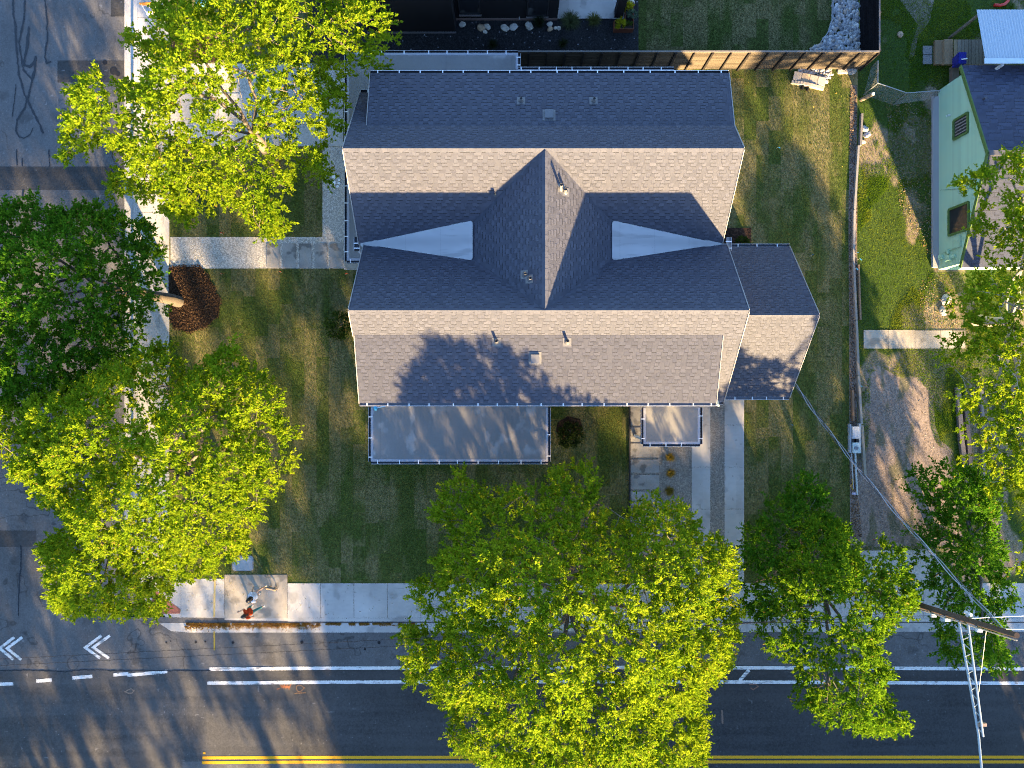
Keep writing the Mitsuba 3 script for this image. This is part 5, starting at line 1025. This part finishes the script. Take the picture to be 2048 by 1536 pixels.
def person(label, o, rz, J, skin, top, bottom, hair, shoes, sleeve, leg_cover, ponytail):
    k = thing('person', label, 'person'); X = place(o, rz)
    A = {a: np.array(v, float) for a, v in J.items()}
    hd, nk, ch, pv = A['head'], A['neck'], A['chest'], A['pelvis']; f = np.array([1., 0, 0])
    bn = [(pv, ch, .115, .125), (ch + [0, .09, .06], ch + [0, -.09, .06], .085, .085), (ch, nk, .10, .055), (nk, hd - [.0, 0, .05], .05, .055), (pv + [0, .08, -.02], pv + [0, -.08, -.02], .10, .10),
          (hd + [-.015, 0, .02], hd + [.02, 0, .0], .098, .088), (hd + [.03, 0, -.06], hd + [.02, 0, -.01], .058, .08), (hd + [.098, 0, -.03], hd + [.092, 0, .005], .016, .010),
          (hd + [.0, .09, -.02], hd + [-.01, .092, .01], .016, .018), (hd + [.0, -.09, -.02], hd + [-.01, -.092, .01], .016, .018)]
    for s in ('l', 'r'):
        sg = 1 if s == 'l' else -1; sh, el, wr, hp, kn, an = (A[s + n] for n in ('sho', 'elb', 'wri', 'hip', 'kne', 'ank'))
        bn += [(sh, el, .052, .040), (el, wr, .039, .027), (hp, kn, .088, .055), (kn, kn * .6 + an * .4, .054, .052), (kn * .6 + an * .4, an, .050, .036), (an, an + f * .14 - [0, 0, .045], .038, .028), (an - [.04, 0, .03], an, .034, .036)]
        bn += hand(wr, wr - el, -sg)
    t = limb(bn, .03, 4); MB().add(t.vertices, t.faces, skin).build(k + '__body', 'satin', smooth=True, xf=X)
    for y in (.034, -.034):
        m = trimesh.creation.icosphere(2, .013); MB().add(m.vertices + hd + [.083, y, .012], m.faces, (.04, .03, .025)).build(k + '__eye', 'satin', xf=X)
    t = limb([(hd + [.074, .022, -.062], hd + [.074, -.022, -.062], .010, .010)], .01, 0); MB().add(t.vertices, t.faces, skin * np.array([.8, .5, .5])).build(k + '__mouth', 'satin', smooth=True, xf=X)
    g = .016
    bn = [(pv + [0, .07, .02], pv + [0, -.07, .02], .112 + g, .112 + g), (pv, ch, .118 + g, .128 + g), (ch + [0, .10, .06], ch + [0, -.10, .06], .088 + g, .088 + g), (ch, nk - [0, 0, .035], .10 + g, .062 + g)]
    for s in 'lr': sh, el = A[s + 'sho'], A[s + 'elb']; bn.append((sh, sh + (el - sh) * sleeve, .056 + g, .052 + g))
    t = limb(bn, .025, 4); MB().add(t.vertices, t.faces, top).build(k + '__shirt', 'grit', smooth=True, jit=.08, xf=X)
    bn = [(pv + [0, .08, -.02], pv + [0, -.08, -.02], .112, .112)]
    for s in 'lr':
        hp, kn, an = A[s + 'hip'], A[s + 'kne'], A[s + 'ank']
        if leg_cover <= 1: bn.append((hp, hp + (kn - hp) * leg_cover, .100, .082))
        else: bn += [(hp, kn, .098, .064), (kn, kn + (an - kn) * (leg_cover - 1), .063, .054)]
    t = limb(bn, .025, 4); MB().add(t.vertices, t.faces, bottom).build(k + '__' + ('leggings' if leg_cover > 1 else 'shorts'), 'grit', smooth=True, jit=.08, xf=X)
    bn = [(hd + [-.03, .0, .045], hd + [.01, 0, .05], .098, .086), (hd + [-.045, .03, -.01], hd + [-.045, -.03, -.01], .080, .080), (hd + [-.05, 0, -.05], hd + [-.05, 0, .02], .070, .085)]
    if ponytail: bn += [(hd + [-.10, 0, .03], hd + [-.17, .01, -.05], .036, .042), (hd + [-.17, .01, -.05], hd + [-.16, .02, -.26], .042, .018)]
    else: bn += [(hd + [-.06, .05, -.02], hd + [-.10, .07, -.22], .06, .05), (hd + [-.06, -.05, -.02], hd + [-.10, -.07, -.22], .06, .05), (hd + [-.08, 0, -.05], hd + [-.13, 0, -.28], .07, .05)]
    t = limb(bn, .022, 4); MB().add(t.vertices, t.faces, hair).build(k + '__hair', 'satin', smooth=True, jit=.3, xf=X)
    for s in 'lr':
        an = A[s + 'ank']; t = limb([(an - [.045, 0, .045], an + f * .15 - [0, 0, .06], .040, .036), (an - [.03, 0, .03], an + f * .04 - [0, 0, .02], .046, .042)], .02, 3); MB().add(t.vertices, t.faces, shoes).build(k + '__shoe', 'satin', smooth=True, xf=X)
    return k, X, A
J1 = dict(head=(.10, 0, 1.55), neck=(.06, 0, 1.40), chest=(.03, 0, 1.22), pelvis=(0, 0, .92), lsho=(.03, .17, 1.34), lelb=(.0, .27, 1.10), lwri=(.18, .26, 1.02), rsho=(.03, -.17, 1.34), relb=(-.10, -.26, 1.12), rwri=(-.10, -.36, .92),
          lhip=(0, .09, .88), lkne=(.22, .10, .54), lank=(.16, .10, .12), rhip=(0, -.09, .88), rkne=(-.04, -.10, .50), rank=(-.36, -.10, .22))
J2 = dict(head=(.09, 0, 1.57), neck=(.05, 0, 1.42), chest=(.03, 0, 1.24), pelvis=(0, 0, .93), lsho=(.03, .17, 1.36), lelb=(-.14, .25, 1.16), lwri=(-.08, .27, .98), rsho=(.03, -.17, 1.36), relb=(.14, -.24, 1.14), rwri=(.36, -.22, 1.16),
          lhip=(0, .09, .89), lkne=(-.06, .10, .50), lank=(-.38, .10, .22), rhip=(0, -.09, .89), rkne=(.22, -.10, .55), rank=(.20, -.10, .12))
SK = np.array([.46, .27, .18])
k1, X1, A1 = person('person in a white shirt with dark hair, striding along and holding a dog leash', P(523, 1180) + [0, 0, .022], math.pi + .5, J1, SK, (.70, .70, .74), (.55, .40, .36), np.array([.012, .010, .010]), (.62, .60, .58), .55, .75, False)
k2, X2, A2 = person('person in an orange red shirt and teal leggings with long dark hair, nearest the kerb', P(514, 1211) + [0, 0, .022], math.pi + .35, J2, SK * .75, (.42, .055, .018), (.07, .20, .19), np.array([.010, .007, .006]), (.65, .6, .58), .35, 1.75, True)
# dog
dg = thing('dog', 'small tan and grey dog on a leash behind the walkers', 'dog'); XD = place(P(547, 1173.5) + [0, 0, .022], math.pi - .2)
bn = [((.14, 0, .30), (-.02, 0, .31), .085, .075), ((-.02, 0, .31), (-.17, 0, .31), .068, .072), ((.15, 0, .33), (.22, 0, .41), .058, .045), ((.22, 0, .42), (.26, 0, .42), .055, .048), ((.27, 0, .41), (.34, 0, .395), .032, .022), ((-.20, 0, .33), (-.27, 0, .38), .022, .016), ((-.27, 0, .38), (-.34, .03, .44), .016, .009)]
for y in (.05, -.05):
    dx = .03 if y > 0 else -.03
    bn += [((.14, y, .26), (.13 + dx, y, .15), .034, .022), ((.13 + dx, y, .15), (.14 + dx * 1.6, y, .03), .020, .015), ((.14 + dx * 1.6, y, .022), (.175 + dx * 1.6, y, .016), .017, .014),
           ((-.17, y, .28), (-.13 - dx, y, .18), .046, .028), ((-.13 - dx, y, .18), (-.22 - dx, y, .11), .024, .017), ((-.22 - dx, y, .11), (-.19 - dx, y, .025), .016, .014), ((-.19 - dx, y, .02), (-.155 - dx, y, .016), .016, .013)]
    bn += [((.225, y * .75, .46), (.215, y * 1.0, .505), .018, .007)]
t = limb(bn, .018, 4); cd = np.where((meshkit.noise(t.vertices * 7, 4)[:, None] + (t.vertices[:, 2:] - .3) * 2) > .55, [.20, .17, .14], [.36, .25, .15]); MB().add(t.vertices, t.faces, cd).build(dg + '__body', 'grit', smooth=True, jit=.2, xf=XD)
m = trimesh.creation.icosphere(2, .014); MB().add(m.vertices + [.358, 0, .398], m.faces, (.01, .01, .01)).build(dg + '__nose', 'satin', xf=XD)
for y in (.024, -.024): m = trimesh.creation.icosphere(1, .009); MB().add(m.vertices + [.295, y, .437], m.faces, (.01, .008, .006)).build(dg + '__eye', 'satin', xf=XD)
t = trimesh.creation.torus(.058, .009, 20, 8); R = trimesh.transformations.rotation_matrix(-.7, [0, 1, 0]); t.apply_transform(R); MB().add(t.vertices + [.19, 0, .375], t.faces, (.05, .12, .10)).build(dg + '__collar', 'satin', xf=XD)
def world(X, p): return X[:3, :3] @ np.array(p) + X[:3, 3]
ls = thing('leash', 'thin leash from the hand of the person in white to the dog', 'leash'); h0 = world(X1, A1['rwri'] + [-.01, -.03, -.07]); h1 = world(XD, (.17, 0, .44)); tt = np.linspace(0, 1, 16)[:, None]; q = h0 + (h1 - h0) * tt; q[:, 2] -= .15 * (4 * tt * (1 - tt))[:, 0]; MB().tube(q, .008, 6, (.05, .08, .06)).build(ls, 'satin', smooth=True)
